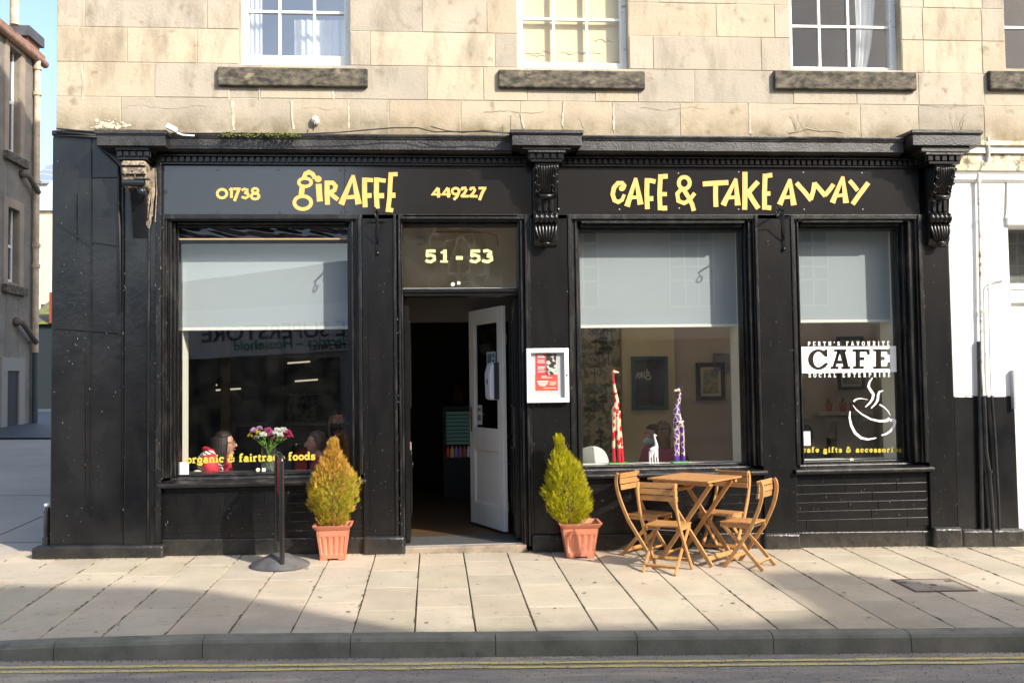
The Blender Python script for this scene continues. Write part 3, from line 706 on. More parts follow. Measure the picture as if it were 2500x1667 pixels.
corbel(at(1332, 480, -.1).x, .225); corbel(at(2296, 480, -.1).x, .215)
# left corbel is wrapped in bird netting
xc = at(338, 440, -.1).x; wd = .22
b = MB(); b.profx([(0,3.655),(-.21,3.655),(-.19,3.52),(-.12,3.38),(-.07,3.2),(-.03,2.98),(0,2.92)], xc-wd*.36, xc+wd*.33); LC = part(b, 'corbel', M_blackr, bevel=.03)
M_net = mat('straw_coloured_netting', (.40,.32,.235), .9, (.12,.10,.08), vs=30, vd=6, stretch=(1,1,.6), bump=.8, bs=50)
b = MB(); b.profx([(-.005,3.65),(-.226,3.655),(-.232,3.58),(-.20,3.47),(-.17,3.42),(-.005,3.40)], xc-wd*.5-.008, xc+wd*.5-.012); b.build('bird_netting', M_net, LC, bevel=.02, smooth=60)
b = MB(); rr = random.Random(9)
for i in range(34):
    x = xc-wd*.46+wd*.9*rr.random(); z0 = 3.64-.2*rr.random(); pts = [(x+rr.uniform(-.02,.02)*t, -.236+.05*t, z0-.035*t) for t in range(3)]
    b.tube(pts, .004, 5)
for i in range(16):
    x = xc+wd*.40+rr.uniform(0,.055); b.tube([(x, -.06, 3.62), (x+rr.uniform(-.01,.012), -.05, 3.4), (x-rr.uniform(0,.05), -.05, 3.05+rr.uniform(0,.2))], .0045, 5)
b.build('loose_netting', M_net, LC)
b = MB(); [b.tube([(xc-wd*.52, -.236+.012*k, 3.60-.075*k), (xc+wd*.46, -.236+.012*k, 3.60-.075*k)], .008, 6) for k in range(2)]; b.build('batten', M_black, LC)
# lettering on the fascia
S5 = lambda ox, oy, s, y: (lambda u, v, d: (lambda p: (p.x, p.y+d, p.z))(at(ox+u/s, oy+v/s, y)))
ring = lambda cx, cy, rx, ry, w_, n=22: (arc(cx, cy, rx, ry, 0, 360*(n-1)/n, n-1), w_, True)
A_ = lambda ax, ay, lx, ly, rx, ry, bl, br, w_=44, bw=32: [([(ax, ay), (lx, ly)], w_, False, lambda t: .55+.55*t), ([(ax, ay), (rx, ry)], w_, False, lambda t: .55+.6*t), ([bl, br], bw)]
b = MB(); g = [([(338,212),(318,172),(282,152),(250,168),(232,212)], 40), ring(246,248,58,38,30), ([(222,285),(215,330),(212,372)], 50), ring(225,435,78,60,34),
  ring(367,217,17,15,30,14), ([(372,262),(377,345),(384,425)], 54), ([(450,232),(450,345),(455,455)], 46),
  ([(450,252),(505,252),(530,282),(520,320),(470,345)], 38), ([(468,335),(505,372),(552,408)], 40)]
g += A_(692,182,580,452,742,450,(632,388),(728,378),52,36)
g += [([(797,204),(797,340),(803,478)], 46), ([(815,224),(876,228)], 38), ([(815,370),(862,369)], 44), ([(908,204),(906,350),(914,490)], 46), ([(925,224),(992,234)], 38), ([(922,372),(978,371)], 48),
  ([(1042,155),(1035,250),(1028,390),(1012,522)], 42), ([(1050,173),(1103,172)], 38), ([(1040,367),(1083,367)], 48), ([(1012,498),(1062,508)], 40)]
strokes_mesh(b, g, S5(680,380,3.7935,FY-.008)); b.build('lettering', M_gold, FAS)
b = MB(); g = [ring(1600,697,42,38,24), ([(1664,668),(1686,648)], 18), ([(1684,646),(1683,735)], 24), ([(1700,656),(1764,656)], 22), ([(1754,650),(1732,705),(1710,762)], 26),
  ([(1774,668),(1798,656),(1822,664),(1822,682),(1798,690)], 22), ([(1798,690),(1830,700),(1834,722),(1808,738),(1774,726)], 22), ring(1893,672,26,20,22,18), ring(1893,721,34,25,24,18)]
strokes_mesh(b, g, S5(100,280,3.6185,FY-.006)); b.build('lettering', M_gold, FAS)
b = MB(); four = lambda o: [([(1476+o,296),(1428+o,358),(1502+o,360)], 22), ([(1480+o,300),(1482+o,388)], 28)]
two = lambda o: [([(1694+o,322),(1702+o,302),(1728+o,300),(1738+o,320),(1722+o,348),(1690+o,380)], 24), ([(1690+o,376),(1764+o,376)], 24)]
g = four(0)+four(92)+[ring(1640,330,33,28,24,18), ([(1668,340),(1652,380),(1622,408)], 26)]+two(0)+two(80)+[([(1852,301),(1924,301)], 24), ([(1912,296),(1884,350),(1860,412)], 28)]
strokes_mesh(b, g, S5(680,380,3.7935,FY-.010)); b.build('lettering', M_gold, FASB)
b = MB(); g = [([(1068,612),(1090,598),(1098,572),(1078,550),(1040,550),(1004,590),(992,650),(1008,705),(1042,722),(1078,702),(1098,652)], 36, False, lambda t: .8+.35*math.sin(t*3.14)), ring(1075,598,14,12,26,12)]
g += A_(1202,502,1122,762,1246,745,(1150,682),(1236,676),48,32)
g += [([(1306,505),(1302,640),(1308,786)], 44), ([(1322,524),(1382,536)], 42), ([(1318,692),(1362,690)], 44), ([(1428,470),(1418,640),(1424,796)], 42), ([(1440,490),(1494,486)], 44), ([(1436,650),(1486,650)], 38), ([(1438,778),(1488,776)], 44),
  ring(1644,548,50,54,36), ([(1622,598),(1580,645),(1590,712),(1642,732),(1690,706),(1740,640)], 36), ([(1640,610),(1690,690),(1716,745),(1732,802)], 40),
  ([(1812,558),(1930,550),(2046,544)], 46), ([(1930,560),(1928,660),(1932,766)], 44)]
g += A_(2114,508,1998,752,2132,752,(2046,682),(2130,676),48,32)
strokes_mesh(b, g, S5(1230,300,3.734,FY-.009)); b.build('lettering', M_gold, FAS2)
b = MB(); g = [([(62,402),(62,560),(60,712)], 42), ([(90,572),(130,525),(170,482)], 40), ([(84,560),(130,640),(172,702)], 42), ([(228,418),(222,570),(222,712)], 40), ([(240,434),(286,428)], 38), ([(240,580),(270,579)], 36), ([(238,694),(277,698)], 38)]
g += A_(430,462,346,672,462,676,(382,612),(452,606),42,28)
g += [([(484,492),(550,566),(606,636)], 38), ([(600,630),(622,560),(632,490)], 36), ([(630,494),(675,545),(722,600)], 38), ([(716,596),(755,550),(788,504)], 36)]
g += A_(864,440,778,656,890,658,(815,598),(885,592),42,28)
g += [([(918,474),(950,510),(985,556)], 36), ([(1074,490),(1010,575),(944,668)], 40)]
strokes_mesh(b, g, S5(1800,300,3.36,FY-.009)); b.build('lettering', M_gold, FAS2)

# chipped paint: pale flecks on the arrises and faces of the woodwork
b = MB(); rk = random.Random(77)
def chips(n, x, y, z0, z1, sx=.004, s=(.002,.007)):
    for _ in range(n):
        cx = x+rk.gauss(0, sx); z = z0+(z1-z0)*rk.random(); a = rk.uniform(*s); h = a*rk.uniform(.6, 5.5); k_ = rk.uniform(.35, 1.1); b.tone = (k_, k_*.97, k_*.92); yy = y-.0012
        b.add([(cx-a, yy, z), (cx+a*rk.random(), yy, z-h*.4), (cx+a, yy, z+h*.3), (cx-a*.3, yy, z+h)], [(0,1,2,3)])
for (x, y, n) in [(-2.50,-.0415,60),(-2.545,-.0415,50),(-2.515,-.0415,50),(-2.45,-.013,40),(-.655,-.002,30),(-.30,-.014,30),(-.325,-.022,45),(-.347,-.022,40),(.95,-.002,30),(1.30,-.002,25),(1.33,-.014,40),(3.19,-.002,25),(3.515,-.002,25),(3.54,-.014,30),(4.865,-.002,25),(5.13,-.002,30),(-2.83,-.027,40)]: chips(n//2, x, y, .25, 3.15, .006, (.001,.0042))
chips(160, -3.2, -.013, .2, 3.7, .2, (.001,.004)); chips(80, -.47, -.006, .2, 3.1, .1, (.001,.003)); chips(70, 1.12, -.002, .2, 3.1, .1, (.001,.003)); chips(90, 3.35, -.002, .2, 3.1, .1, (.001,.003)); chips(70, 5.0, -.002, .2, 2.9, .09, (.001,.003)); chips(60, -1.6, .024, .2, .64, .6, (.001,.004)); chips(60, 2.2, .024, .2, .64, .6, (.001,.004)); chips(40, 4.2, .024, .2, .64, .4, (.001,.004))
o = b.build('paint_chips', mat('chipped_paint', (.20,.19,.17), .5, attr='tone', c2=(.14,.135,.125), vs=30), cafe, fixn=False); o['kind'] = 'stuff'
# ------------------------------------------------------------ doorway
b = MB(); 
for i,(xa,xb,yy) in enumerate([(-.36,-.335,-.02),(-.335,-.315,.0),(-.315,-.295,-.012),(-.295,-.276,.05)]): b.box(xa, xb, yy, .32, .06, 3.2)
for i,(xa,xb,yy) in enumerate([(.832,.85,.06),(.85,.872,.02),(.872,.892,.05),(.892,.915,-.01),(.915,.945,.005)]): b.box(xa, xb, yy, .32, .04, 3.2)
for (za,zb,yy) in [(3.175,3.2,.0),(3.15,3.175,.04),(3.12,3.15,.12)]: b.box(-.276, .832, yy, .32, za, zb)
DF = part(b, 'door_frame', M_blackw, bevel=.005)
b = MB()
for (za,zb,yy) in [(2.488,2.506,.14),(2.462,2.488,.10),(2.43,2.462,.115)]: b.box(-.275, .831, yy, .28, za, zb)
part(b, 'transom_bar', M_black, DF, bevel=.005)
pane(-.276, .832, 2.506, 3.12, GY, DF, m=glass('fanlight_glass', refl=3, wave=.8, dirt=.05), name='fanlight')
b = MB(); b.box(-.275, .83, .215, .222, 2.507, 2.517); b.build('worn_putty', M_oldwhite, DF)
M_cream_num = mat('pale_yellow_vinyl', (.52,.56,.27), .5)
S4 = S5(940,520,3.267,GY-.002); b = MB()
five = lambda o: [([(338+o,302),(404+o,302)], 26), ([(338+o,292),(334+o,346)], 22), ([(328+o,345),(362+o,333),(392+o,345),(394+o,372),(368+o,388),(338+o,384),(324+o,374)], 25)]
g = five(0)+[([(478,290),(478,392)], 30), ([(444,318),(480,300)], 18), ([(440,386),(502,386)], 18)]; strokes_mesh(b, g, S4, th=.0015, step=.0002); b.build('door_number', M_cream_num, DF)
b = MB(); strokes_mesh(b, [([(565,357),(621,357)], 30)], S4, th=.0015); b.build('door_number', M_cream_num, DF); b = MB(); g = five(355)
g += [([(782,305),(815,298),(842,310),(842,328),(812,336)], 25), ([(812,340),(848,350),(850,372),(820,388),(786,382),(776,372)], 26)]
strokes_mesh(b, g, S4, th=.0015, step=.0002); b.build('door_number', M_cream_num, DF)
b = MB(); strokes_mesh(b, [ring(541,567,8,8,15,14), ([(576,557),(600,557)], 24)], S4, th=.0015); b.build('sticker', M_white, DF)
# threshold, mat, dark folded storm leaves
b = MB(); b.box(-.30, .87, -.02, .12, -.05, .06); part(b, 'doorstep', mat('worn_doorstep', (.36,.29,.21), .9, (.2,.16,.12), vs=6), bevel=.012)
b = MB(); b.box(-.275, .832, .045, .075, .055, .068); b.build('threshold_strip', mat('alloy_strip', (.6,.6,.58), .35, metal=.8), DF, bevel=.002)
b = MB(); b.box(-.27, .83, .075, .62, .02, .064); b.build('door_mat', mat('grey_coir', (.075,.075,.075), .95, (.05,.05,.05), vs=40, bump=.8, bs=180), DF)
def leaf(xf, s):
    b = MB(); b.box(min(xf, xf+s*.045), max(xf, xf+s*.045), .21, .70, .07, 2.43)
    for (za,zb) in [(.3,.95),(1.35,2.2)]:
        for (ya,yb,zc_,zd) in [(.27,.29,za,zb),(.62,.64,za,zb),(.29,.62,za,za+.02),(.29,.62,zb-.02,zb)]: b.box(min(xf-s*.012, xf), max(xf-s*.012, xf), ya, yb, zc_, zd)
    o = part(b, 'storm_door', M_black, DF.parent, bevel=.004); return o
LL = leaf(-.228, -1); RL = leaf(.79, 1)
b = MB(); b.box(-.229, -.216, .33, .42, .90, 1.02); b.build('letter_plate', mat('old_brass', (.42,.31,.18), .45, metal=.5), LL, bevel=.004)
b = MB(); b.tube([(-.21, .6+.03*math.cos(t), .78+.03*math.sin(t)) for t in [i*.65 for i in range(11)]], .006, 6); b.build('latch_ring', mat('dark_iron', (.05,.05,.05), .4, metal=.8), LL, smooth=True)
b = MB(); b.ball((.755,.66,1.04), .03, .03, .03); b.tube([(.755,.66,1.04),(.80,.66,1.04)], .014, 8); b.ball((.775,.66,.76), .016); b.build('door_knob', mat('black_iron', (.02,.02,.02), .2, metal=.5), RL, smooth=True)
# the white inner door standing open
hx, hy = .725, .62; ang = math.atan2(.85, -.325); DW, DH = .86, 2.29
M_door = mat('cream_white_door', (.78,.75,.68), .45, (.72,.69,.62), vs=3, fine=((.25,.2,.15), 40, .82))
b = MB()
st = .125
b.box(0, st, -.022, .022, 0, DH); b.box(DW-st, DW, -.022, .022, 0, DH)
for (za, zb) in [(0,.23),(.80,1.03),(DH-.16,DH)]: b.box(st, DW-st, -.022, .022, za, zb)
b.box(st, DW-st, -.008, .008, .23, .80)
for (xa,xb,za,zb) in [(st,st+.018,.23,.80),(DW-st-.018,DW-st,.23,.80),(st+.018,DW-st-.018,.23,.248),(st+.018,DW-st-.018,.782,.80),(st,st+.018,1.03,DH-.16),(DW-st-.018,DW-st,1.03,DH-.16)]: b.box(xa, xb, -.016, .016, za, zb)
DR = b.build('door', M_door, cafe, bevel=.004, loc=(hx, hy, .085), rz=ang, label='white panelled inner door standing open')
b = MB(); b.quad((st, .0, 1.03), (DW-st, .0, 1.03), (DW-st, .0, DH-.16), (st, .0, DH-.16)); b.build('pane', M_glass, DR)
M_brass = mat('brass', (.55,.36,.12), .35, metal=.9)
b = MB()
for s in (-1, 1):
    b.box(DW-.075, DW-.035, s*.022-.004, s*.022+.004, .98, 1.25); b.tube([(DW-.055, s*.022, 1.17), (DW-.055, s*.07, 1.17), (DW-.15, s*.075, 1.165)], .011, 8)
b.build('handle', M_brass, DR, smooth=40)
b = MB(); [b.box(-.008, .012, -.03, -.022, z, z+.1) for z in (.2, 1.9)]; b.build('hinge', M_brass, DR)
# papers taped inside the door glass
M_paper = mat('notice_paper', (.66,.68,.62), .7, (.5,.55,.52), vs=30); M_ink = mat('notice_ink', (.12,.2,.25), .7)
fc = 1  # the face towards the street is local +y
def dpaper(name, xa, xb, za, zb, lines, mm=M_paper):
    b = MB(); b.box(xa, xb, .004, .006, za, zb); o = b.build(name, mm, DR)
    b = MB()
    for (u0,u1,v0,v1) in lines: b.box(xa+(xb-xa)*u0, xa+(xb-xa)*u1, .0065, .0075, za+(zb-za)*v0, za+(zb-za)*v1)
    b.build('print', M_ink, o)
dpaper('notice', .20, .42, 1.42, 1.83, [(.1,.35,.85,.95),(.1,.35,.7,.8),(.45,.9,.7,.95),(.1,.4,.55,.65),(.1,.9,.45,.5),(.1,.6,.3,.4),(.1,.7,.12,.24)])
dpaper('notice', .56, .70, 1.06, 1.27, [(.2,.8,.2,.5),(.2,.8,.7,.85)])
disp = empty('hand_dispenser', (0,0,0), label='white wall soap dispenser fixed to the face of the open door', cat='dispenser')
b = MB(); b.profx([(.024,1.33),(.024,1.72),(.06,1.72),(.10,1.69),(.125,1.60),(.12,1.36),(.10,1.33)], .09, .225)
q = b.build('body', mat('white_plastic', (.74,.74,.82), .35), disp, bevel=.02, segs=3, smooth=40); q.location = (hx, hy, .085); q.rotation_euler.z = ang
b = MB(); b.box(.075, .10, .023, .075, 1.335, 1.715); b.ball((.15,.122,1.52), .012, .01, .03); q = b.build('back_plate', mat('dark_plastic', (.03,.03,.035), .4), disp, bevel=.006); q.location = (hx, hy, .085); q.rotation_euler.z = ang

# ------------------------------------------------------------ inside the café
M_floor = mat('brown_floorboards', (.10,.06,.028), .5, (.06,.036,.018), vs=3, stretch=(1, 6, 1))
b = MB(); b.box(-3.15, 6.6, .33, 6.6, -.1, .06); tag(b.build('cafe_floor', M_floor, bevel=0), kind='structure')
M_dark = mat('dark_brown_wall', (.045,.038,.032), .8, (.06,.05,.04), vs=1.5); M_ceil = mat('pale_ceiling', (.72,.68,.6), .8)
M_creamw = mat('cream_wall', (.74,.64,.42), .85, (.70,.60,.39), vs=1.2); M_taupe = mat('taupe_wall', (.55,.47,.41), .85, (.50,.43,.37), vs=1.2)
b = MB(); b.box(-3.15, 6.6, .361, 6.6, 3.30, 3.5); b.build('ceiling', M_ceil, cafe)
b = MB(); b.box(-.9, 1.0, 1.4, 1.5, 2.56, 3.3); b.box(-.9, -.8, .4, 1.4, 2.42, 3.3); b.build('lobby_bulkhead', mat('beige_bulkhead', (.78,.68,.48), .8), cafe)
b = MB(); b.box(-.9, .93, 1.41, 1.46, 2.26, 2.555); b.build('lobby_head_board', mat('dark_brown_board', (.075,.055,.035), .6), cafe)
b = MB(); b.box(.93, .999, .9, 1.9, .06, 3.3); b.build('lobby_side_wall', mat('lobby_wall_beige', (.52,.45,.30), .8, (.46,.40,.26), vs=2), cafe)
b = MB(); b.tube([at(1050,566,1.38), at(1190,567,1.38), at(1212,574,1.38), at(1216,600,1.38)], .006, 6); b.build('red_alarm_wire', mat('red_wire', (.45,.05,.05), .5), cafe)
b = MB(); q = at(1028,584,1.3); b.box(q.x-.05,q.x+.05,1.25,1.39,q.z-.05,q.z+.02); b.build('alarm_box', mat('alarm_box_grey', (.4,.4,.38), .5), cafe)
b = MB(); b.box(-3.15, 1.15, 6.0, 6.2, .06, 3.3); b.box(-3.2, -3.15, .62, 6.2, .06, 3.3); b.box(1.0, 1.12, 1.9, 6.0, .06, 3.3); b.build('dark_room_wall', M_dark, cafe)
BY = 3.1; X1 = at(1514, 900, BY).x; X2 = at(1642, 900, BY).x; X3 = at(1995, 900, BY).x
# wallpaper with palms and foliage
def wallpaper():
    m = mat('foliage_wallpaper', (.62,.54,.38), .85, (.24,.25,.19), vs=9, vd=7, sharp=(.46,.56), fine=((.13,.14,.11), 15, .60)); return m
b = MB(); b.box(1.12, X1, BY, BY+.1, .06, 3.3); b.build('wallpapered_wall', wallpaper(), cafe)
pm = MB(); rp = random.Random(12)
for i in range(26):
    x = rp.uniform(1.9, X1-.08); z = rp.uniform(.4, 2.7); h = rp.uniform(.12, .22); y = BY-.003-.0003*i
    pm.bar((x, y, z), (x+rp.uniform(-.02,.02), y, z+h), .012, .001, (0,1,0))
    for k in range(11):
        a = R(180*k/10)+rp.uniform(-.1,.1); L = rp.uniform(.05, .085); c = Vector((x, y, z+h)); e = c+Vector((math.cos(a)*L, 0, math.sin(a)*L*.7-.01)); 
        n_ = Vector((-math.sin(a), 0, math.cos(a)))*.012; mpt = c.lerp(e, .5); pm.add([c, mpt+n_, e, mpt-n_], [(0,1,2,3)])
pm.build('palm_pattern', mat('palm_print', (.13,.155,.12), .9, (.19,.19,.14), vs=5), cafe, fixn=False)
b = MB(); b.box(X1, X2, BY-.12, BY+.1, .06, 3.3); b.build('cream_room_wall', M_creamw, cafe)
b = MB(); b.box(X2, X3, BY, BY+.1, .06, 3.3); b.box(6.5, 6.6, .5, BY, .06, 3.3); b.box(X3, 6.6, 3.3, 3.4, .06, 3.3); b.box(X3, X3+.1, 3.4, BY, .06, 3.3); b.build('taupe_room_wall', M_taupe, cafe)
for k, (x0, x1, o) in enumerate([(-2.50,-.66,SW1),(1.31,3.185,SW2),(3.52,4.86,SW3)]):
    gl = (-2.387, 1.446, 3.654)[k]; gr = (-.806, 3.064, 4.676)[k]
    b = MB(); b.box(x0-.3, gl-.02, .302, .6, .7, 3.2); b.box(gr+.012, x1+.2, .302, .6, .7, 3.2); b.build('window_reveal', mat('reveal_white', (.74,.71,.6), .6), o)
    b = MB(); b.box(x0, x1, .302, .62, .70, .757); b.build('inner_sill', M_white if k else mat('dark_sill', (.05,.05,.05), .5), o, bevel=.004)
    b = MB(); b.box(x0, x1, .34, .6, .06, .70); b.build('inner_apron', M_creamw if k else M_dark, o)
# unseen fill lamps, added above the blinds to brighten the two rooms
for (x, y, lab) in [(2.3,1.7,'unseen fill lamp added in the giraffe window room'),(3.5,1.7,'second unseen fill lamp added in the giraffe window room'),(5.4,1.9,'unseen fill lamp added in front of the mantelpiece')]:
    o = empty('strip_light', (x, y, 3.26), 0, lab, 'strip light', 'added fill lamps above the blinds'); b = MB(); b.tube([(-.55,0,-.03),(.55,0,-.03)], .013, 8); b.build('tube', mat('fill_lamp_tube', (1,.86,.66), .5, emit=7), o); b = MB(); b.box(-.58,.58,-.03,.03,-.012,.035); b.build('fitting', M_white, o)
# roller blinds
M_blind = translucent(mat('white_roller_blind', (.44,.49,.52), .85, (.425,.475,.505), vs=2), .30); M_hem = mat('blind_hem_bar', (.62,.62,.58), .6)
for (pl, pr, pb, lab, k) in [(438,870,805,'white roller blind half lowered over gold organic lettering',0),(1405,1812,799,'white roller blind half lowered behind the window of carved giraffes',1),(1936,2200,787,'white roller blind half lowered above the white cafe decal',2)]:
    y = .36; x0 = at(pl, 700, y).x; x1 = at(pr, 700, y).x; zb = at((pl+pr)/2, pb, y).z
    o = empty('roller_blind', ((x0+x1)/2, y, zb), label=lab, cat='blind', group='white roller blinds in the shop windows')
    w_ = (x1-x0)/2
    b = MB(); b.box(-w_, w_, -.001, .001, .03, 3.19-zb); b.build('fabric', M_blind, o)
    b = MB(); b.box(-w_, w_, -.007, .007, 0, .03); b.build('hem_bar', M_hem, o, bevel=.004)
    b = MB(); b.lathe([(.03,-w_),(.03,w_)], (0,.035,3.17-zb), 14, 'x'); b.build('roller', M_hem, o)
# ------------------------------------------------------------ small slab lettering
SG = {}   # glyphs: advance, list of strokes in units of the cap height
def ln(*p): return list(p)
def sg(ch, adv, *st): SG[ch] = (adv, st)
W0 = .2
sg('P',.72, ln((.2,0),(.2,1)), ln((.02,.05),(.4,.05)), ln((.02,.95),(.35,.95)), [(.2,.93)]+arc(.4,.7,.22,.23,90,-90,8)+[(.2,.47)])
sg('R',.8, ln((.2,0),(.2,1)), ln((.02,.05),(.38,.05)), ln((.02,.95),(.35,.95)), [(.2,.93)]+arc(.4,.72,.2,.21,90,-90,8)+[(.2,.51)], ln((.4,.5),(.6,.06),(.76,.05)))
sg('E',.74, ln((.2,0),(.2,1)), ln((.02,.05),(.66,.05)), ln((.02,.95),(.66,.95)), ln((.2,.5),(.48,.5)), ln((.62,.05),(.62,.28)), ln((.62,.95),(.62,.74)))
sg('F',.7, ln((.2,0),(.2,1)), ln((.02,.05),(.4,.05)), ln((.02,.95),(.64,.95)), ln((.2,.5),(.48,.5)), ln((.6,.95),(.6,.74)))
sg('T',.74, ln((.36,0),(.36,1)), ln((.18,.05),(.54,.05)), ln((.02,.95),(.7,.95)), ln((.06,.95),(.06,.7)), ln((.66,.95),(.66,.7)))
sg('H',.86, ln((.2,0),(.2,1)), ln((.64,0),(.64,1)), ln((.2,.5),(.64,.5)), ln((.04,.05),(.36,.05)), ln((.04,.95),(.36,.95)), ln((.5,.05),(.8,.05)), ln((.5,.95),(.8,.95)))
sg("'",.3, ln((.14,.98),(.12,.68)))
sg('S',.68, [(.56,.72)]+arc(.34,.73,.22,.2,20,190,8)+[(.36,.5)]+arc(.34,.27,.23,.2,60,-150,8), ln((.58,.9),(.58,.68)), ln((.1,.1),(.1,.34)))
sg('A',.84, ln((.4,.98),(.14,.03)), ln((.4,.98),(.68,.03)), ln((.24,.35),(.58,.35)), ln((.02,.05),(.3,.05)), ln((.54,.05),(.82,.05)), ln((.22,.95),(.45,.95)))
sg('V',.82, ln((.16,.97),(.4,.03)), ln((.66,.97),(.4,.03)), ln((.02,.95),(.32,.95)), ln((.52,.95),(.8,.95)))
sg('O',.82, arc(.4,.5,.32,.42,0,360,18))
sg('U',.84, [(.2,.97)]+arc(.41,.32,.21,.24,180,360,8)+[(.62,.97)], ln((.04,.95),(.36,.95)), ln((.48,.95),(.78,.95)))
sg('I',.44, ln((.2,0),(.2,1)), ln((.03,.05),(.37,.05)), ln((.03,.95),(.37,.95)))
sg('C',.8, arc(.42,.5,.33,.42,45,315,14), ln((.68,.94),(.68,.66)))
sg('L',.7, ln((.2,0),(.2,1)), ln((.02,.05),(.62,.05)), ln((.02,.95),(.38,.95)), ln((.6,.05),(.6,.3)))
sg('N',.88, ln((.2,0),(.2,.97)), ln((.18,.97),(.66,.03)), ln((.66,.03),(.66,.97)), ln((.04,.05),(.36,.05)), ln((.52,.95),(.82,.95)), ln((.04,.95),(.2,.95)))
sg('o',.66, arc(.31,.32,.23,.26,0,360,16)); 
sg('r',.58, ln((.16,0),(.16,.62)), ln((.02,.05),(.36,.05)), ln((.02,.58),(.16,.58)), arc(.36,.4,.18,.2,170,60,6), ln((.44,.5),(.5,.52)))
sg('g',.66, arc(.29,.36,.2,.22,0,360,14), ln((.56,.6),(.46,.5)), [(.2,.12),(.14,.04),(.44,.0),(.54,-.1),(.42,-.24),(.18,-.24),(.08,-.14),(.18,-.02)])
sg('a',.66, [(.12,.5)]+arc(.3,.44,.17,.16,130,0,6)+[(.47,.08),(.6,.05)], arc(.27,.2,.17,.16,0,360,12))
sg('n',.74, ln((.16,0),(.16,.62)), ln((.02,.05),(.32,.05)), ln((.02,.58),(.16,.58)), arc(.36,.4,.18,.2,170,0,7)+[(.54,.02)], ln((.4,.05),(.68,.05)))
sg('i',.4, ln((.18,0),(.18,.62)), ln((.02,.05),(.36,.05)), ln((.04,.58),(.18,.58)), ln((.18,.78),(.18,.95)))
sg('c',.6, arc(.31,.32,.22,.26,40,320,12), ln((.48,.6),(.48,.4)))
sg('f',.5, [(.16,.03),(.16,.78)]+arc(.32,.8,.16,.14,180,40,6), ln((.02,.58),(.38,.58)), ln((.02,.05),(.36,.05)))
sg('t',.46, [(.17,.82),(.17,.14)]+arc(.28,.14,.1,.1,180,320,5), ln((.02,.58),(.38,.58)))
sg('d',.72, arc(.29,.32,.21,.26,0,360,14), ln((.52,.02),(.52,.97)), ln((.38,.94),(.52,.94)), ln((.52,.05),(.66,.05)))
sg('e',.62, [(.1,.33),(.52,.33)]+arc(.31,.33,.22,.26,0,310,12))
sg('s',.54, arc(.27,.45,.16,.13,40,220,7)+arc(.26,.18,.18,.14,60,-150,8), ln((.43,.6),(.43,.44)), ln((.09,.03),(.09,.2)))
sg('&',.86, [(.72,.06),(.3,.62)]+arc(.34,.78,.14,.15,200,-20,8)+[(.2,.44)]+arc(.3,.25,.22,.22,120,330,9)+[(.66,.48)], ln((.56,.48),(.76,.48)))
sg(' ',.42)
def slabtext(s, p0, p1, capz, fn, weight=.2, th=.0012, gw=1.0):
    """s set from 2-D point p0 to p1 (baseline); capz = cap height; fn maps (u,v,d)"""
    adv = sum(SG[c][0] for c in s); L = math.hypot(p1[0]-p0[0], p1[1]-p0[1]); kx = min(L/adv, capz*gw); trk = (L-adv*kx)/max(1, len(s)-1)/kx
    ux, uy = (p1[0]-p0[0])/L, (p1[1]-p0[1])/L; x = 0; S = []
    for c in s:
        a, st = SG[c]
        for k, pts in enumerate(st):
            S.append(([(p0[0]+ux*(x+p[0])*kx+uy*0, p0[1]+uy*(x+p[0])*kx-p[1]*capz) for p in pts], weight*(capz+kx)/2*(1 if len(pts) > 2 or abs(pts[0][0]-pts[1][0]) < abs(pts[0][1]-pts[1][1]) else .7)))
        x += a+trk
    b = MB(); strokes_mesh(b, S, fn, th=th, step=.00015); return b
GP = GY-.003
M_yv = mat('yellow_vinyl', (.52,.43,.055), .55)
slabtext('organic & fairtrade foods', (455,1130), (770,1121), 19.5, S5(0,0,1,GP), .22, gw=1.15).build('vinyl_lettering', M_yv, SW1)
F3 = S5(1920,800,4.126,GP)
slabtext('cafe gifts & accessories', (160,1252), (1165,1250), 54, F3, .22, gw=1.15).build('vinyl_lettering', M_yv, SW3)
M_wv = mat('white_vinyl', (.86,.86,.85), .5)
slabtext("PERTH'S FAVOURITE", (215,180), (1040,176), 42, F3, .185, gw=.88).build('vinyl_lettering', M_wv, SW3)
slabtext('SOCIAL ENTERPRISE', (222,498), (1048,492), 42, F3, .185, gw=.88).build('vinyl_lettering', M_wv, SW3)
from mathutils.geometry import tessellate_polygon
def filled(mb, loops, fn, d=0):
    V3 = [[Vector((x, y, 0)) for x, y in lp] for lp in loops]; flat = [p for lp in loops for p in lp]
    tr = tessellate_polygon(V3); mb.add([fn(u, v, d) for u, v in flat], [tuple(t) for t in tr])
Cl = arc(322,318,106,104,62,300,22)   # angles in a y-down plane
cx = lambda a, rx, ry: (322+rx*math.cos(R(a)), 318+ry*math.sin(R(a)))
C_outer = [(413,216),(413,290),(390,290)]+[cx(a, 52, 78) for a in (-42,-60,-75,-90,-110,-135,-160,180,160,135,110,90,70,52)]+[(398,348),(424,356)]+[cx(a, 106, 104) for a in (42,60,75,90,110,130,150,165,180,195,210,225,240,255,270,285,300)]+[(386,226),(392,216)]
E_p = [(872,212),(1045,212),(1045,270),(1018,270),(1012,240),(955,240),(955,290),(990,290),(990,325),(955,325),(955,385),(1012,385),(1020,345),(1048,345),(1048,412),(872,412),(872,388),(900,388),(900,236),(872,236)]
F_p = [(665,213),(840,213),(840,272),(812,272),(808,242),(742,242),(742,295),(785,295),(785,325),(742,325),(742,385),(780,385),(780,412),(670,412),(670,385),(695,385),(695,240),(665,240)]
A_p = [(478,215),(605,215),(605,240),(592,240),(625,386),(645,386),(645,415),(552,415),(552,388),(572,388),(565,360),(506,360),(498,388),(525,388),(525,415),(443,415),(443,388),(464,388),(510,240),(478,240)]
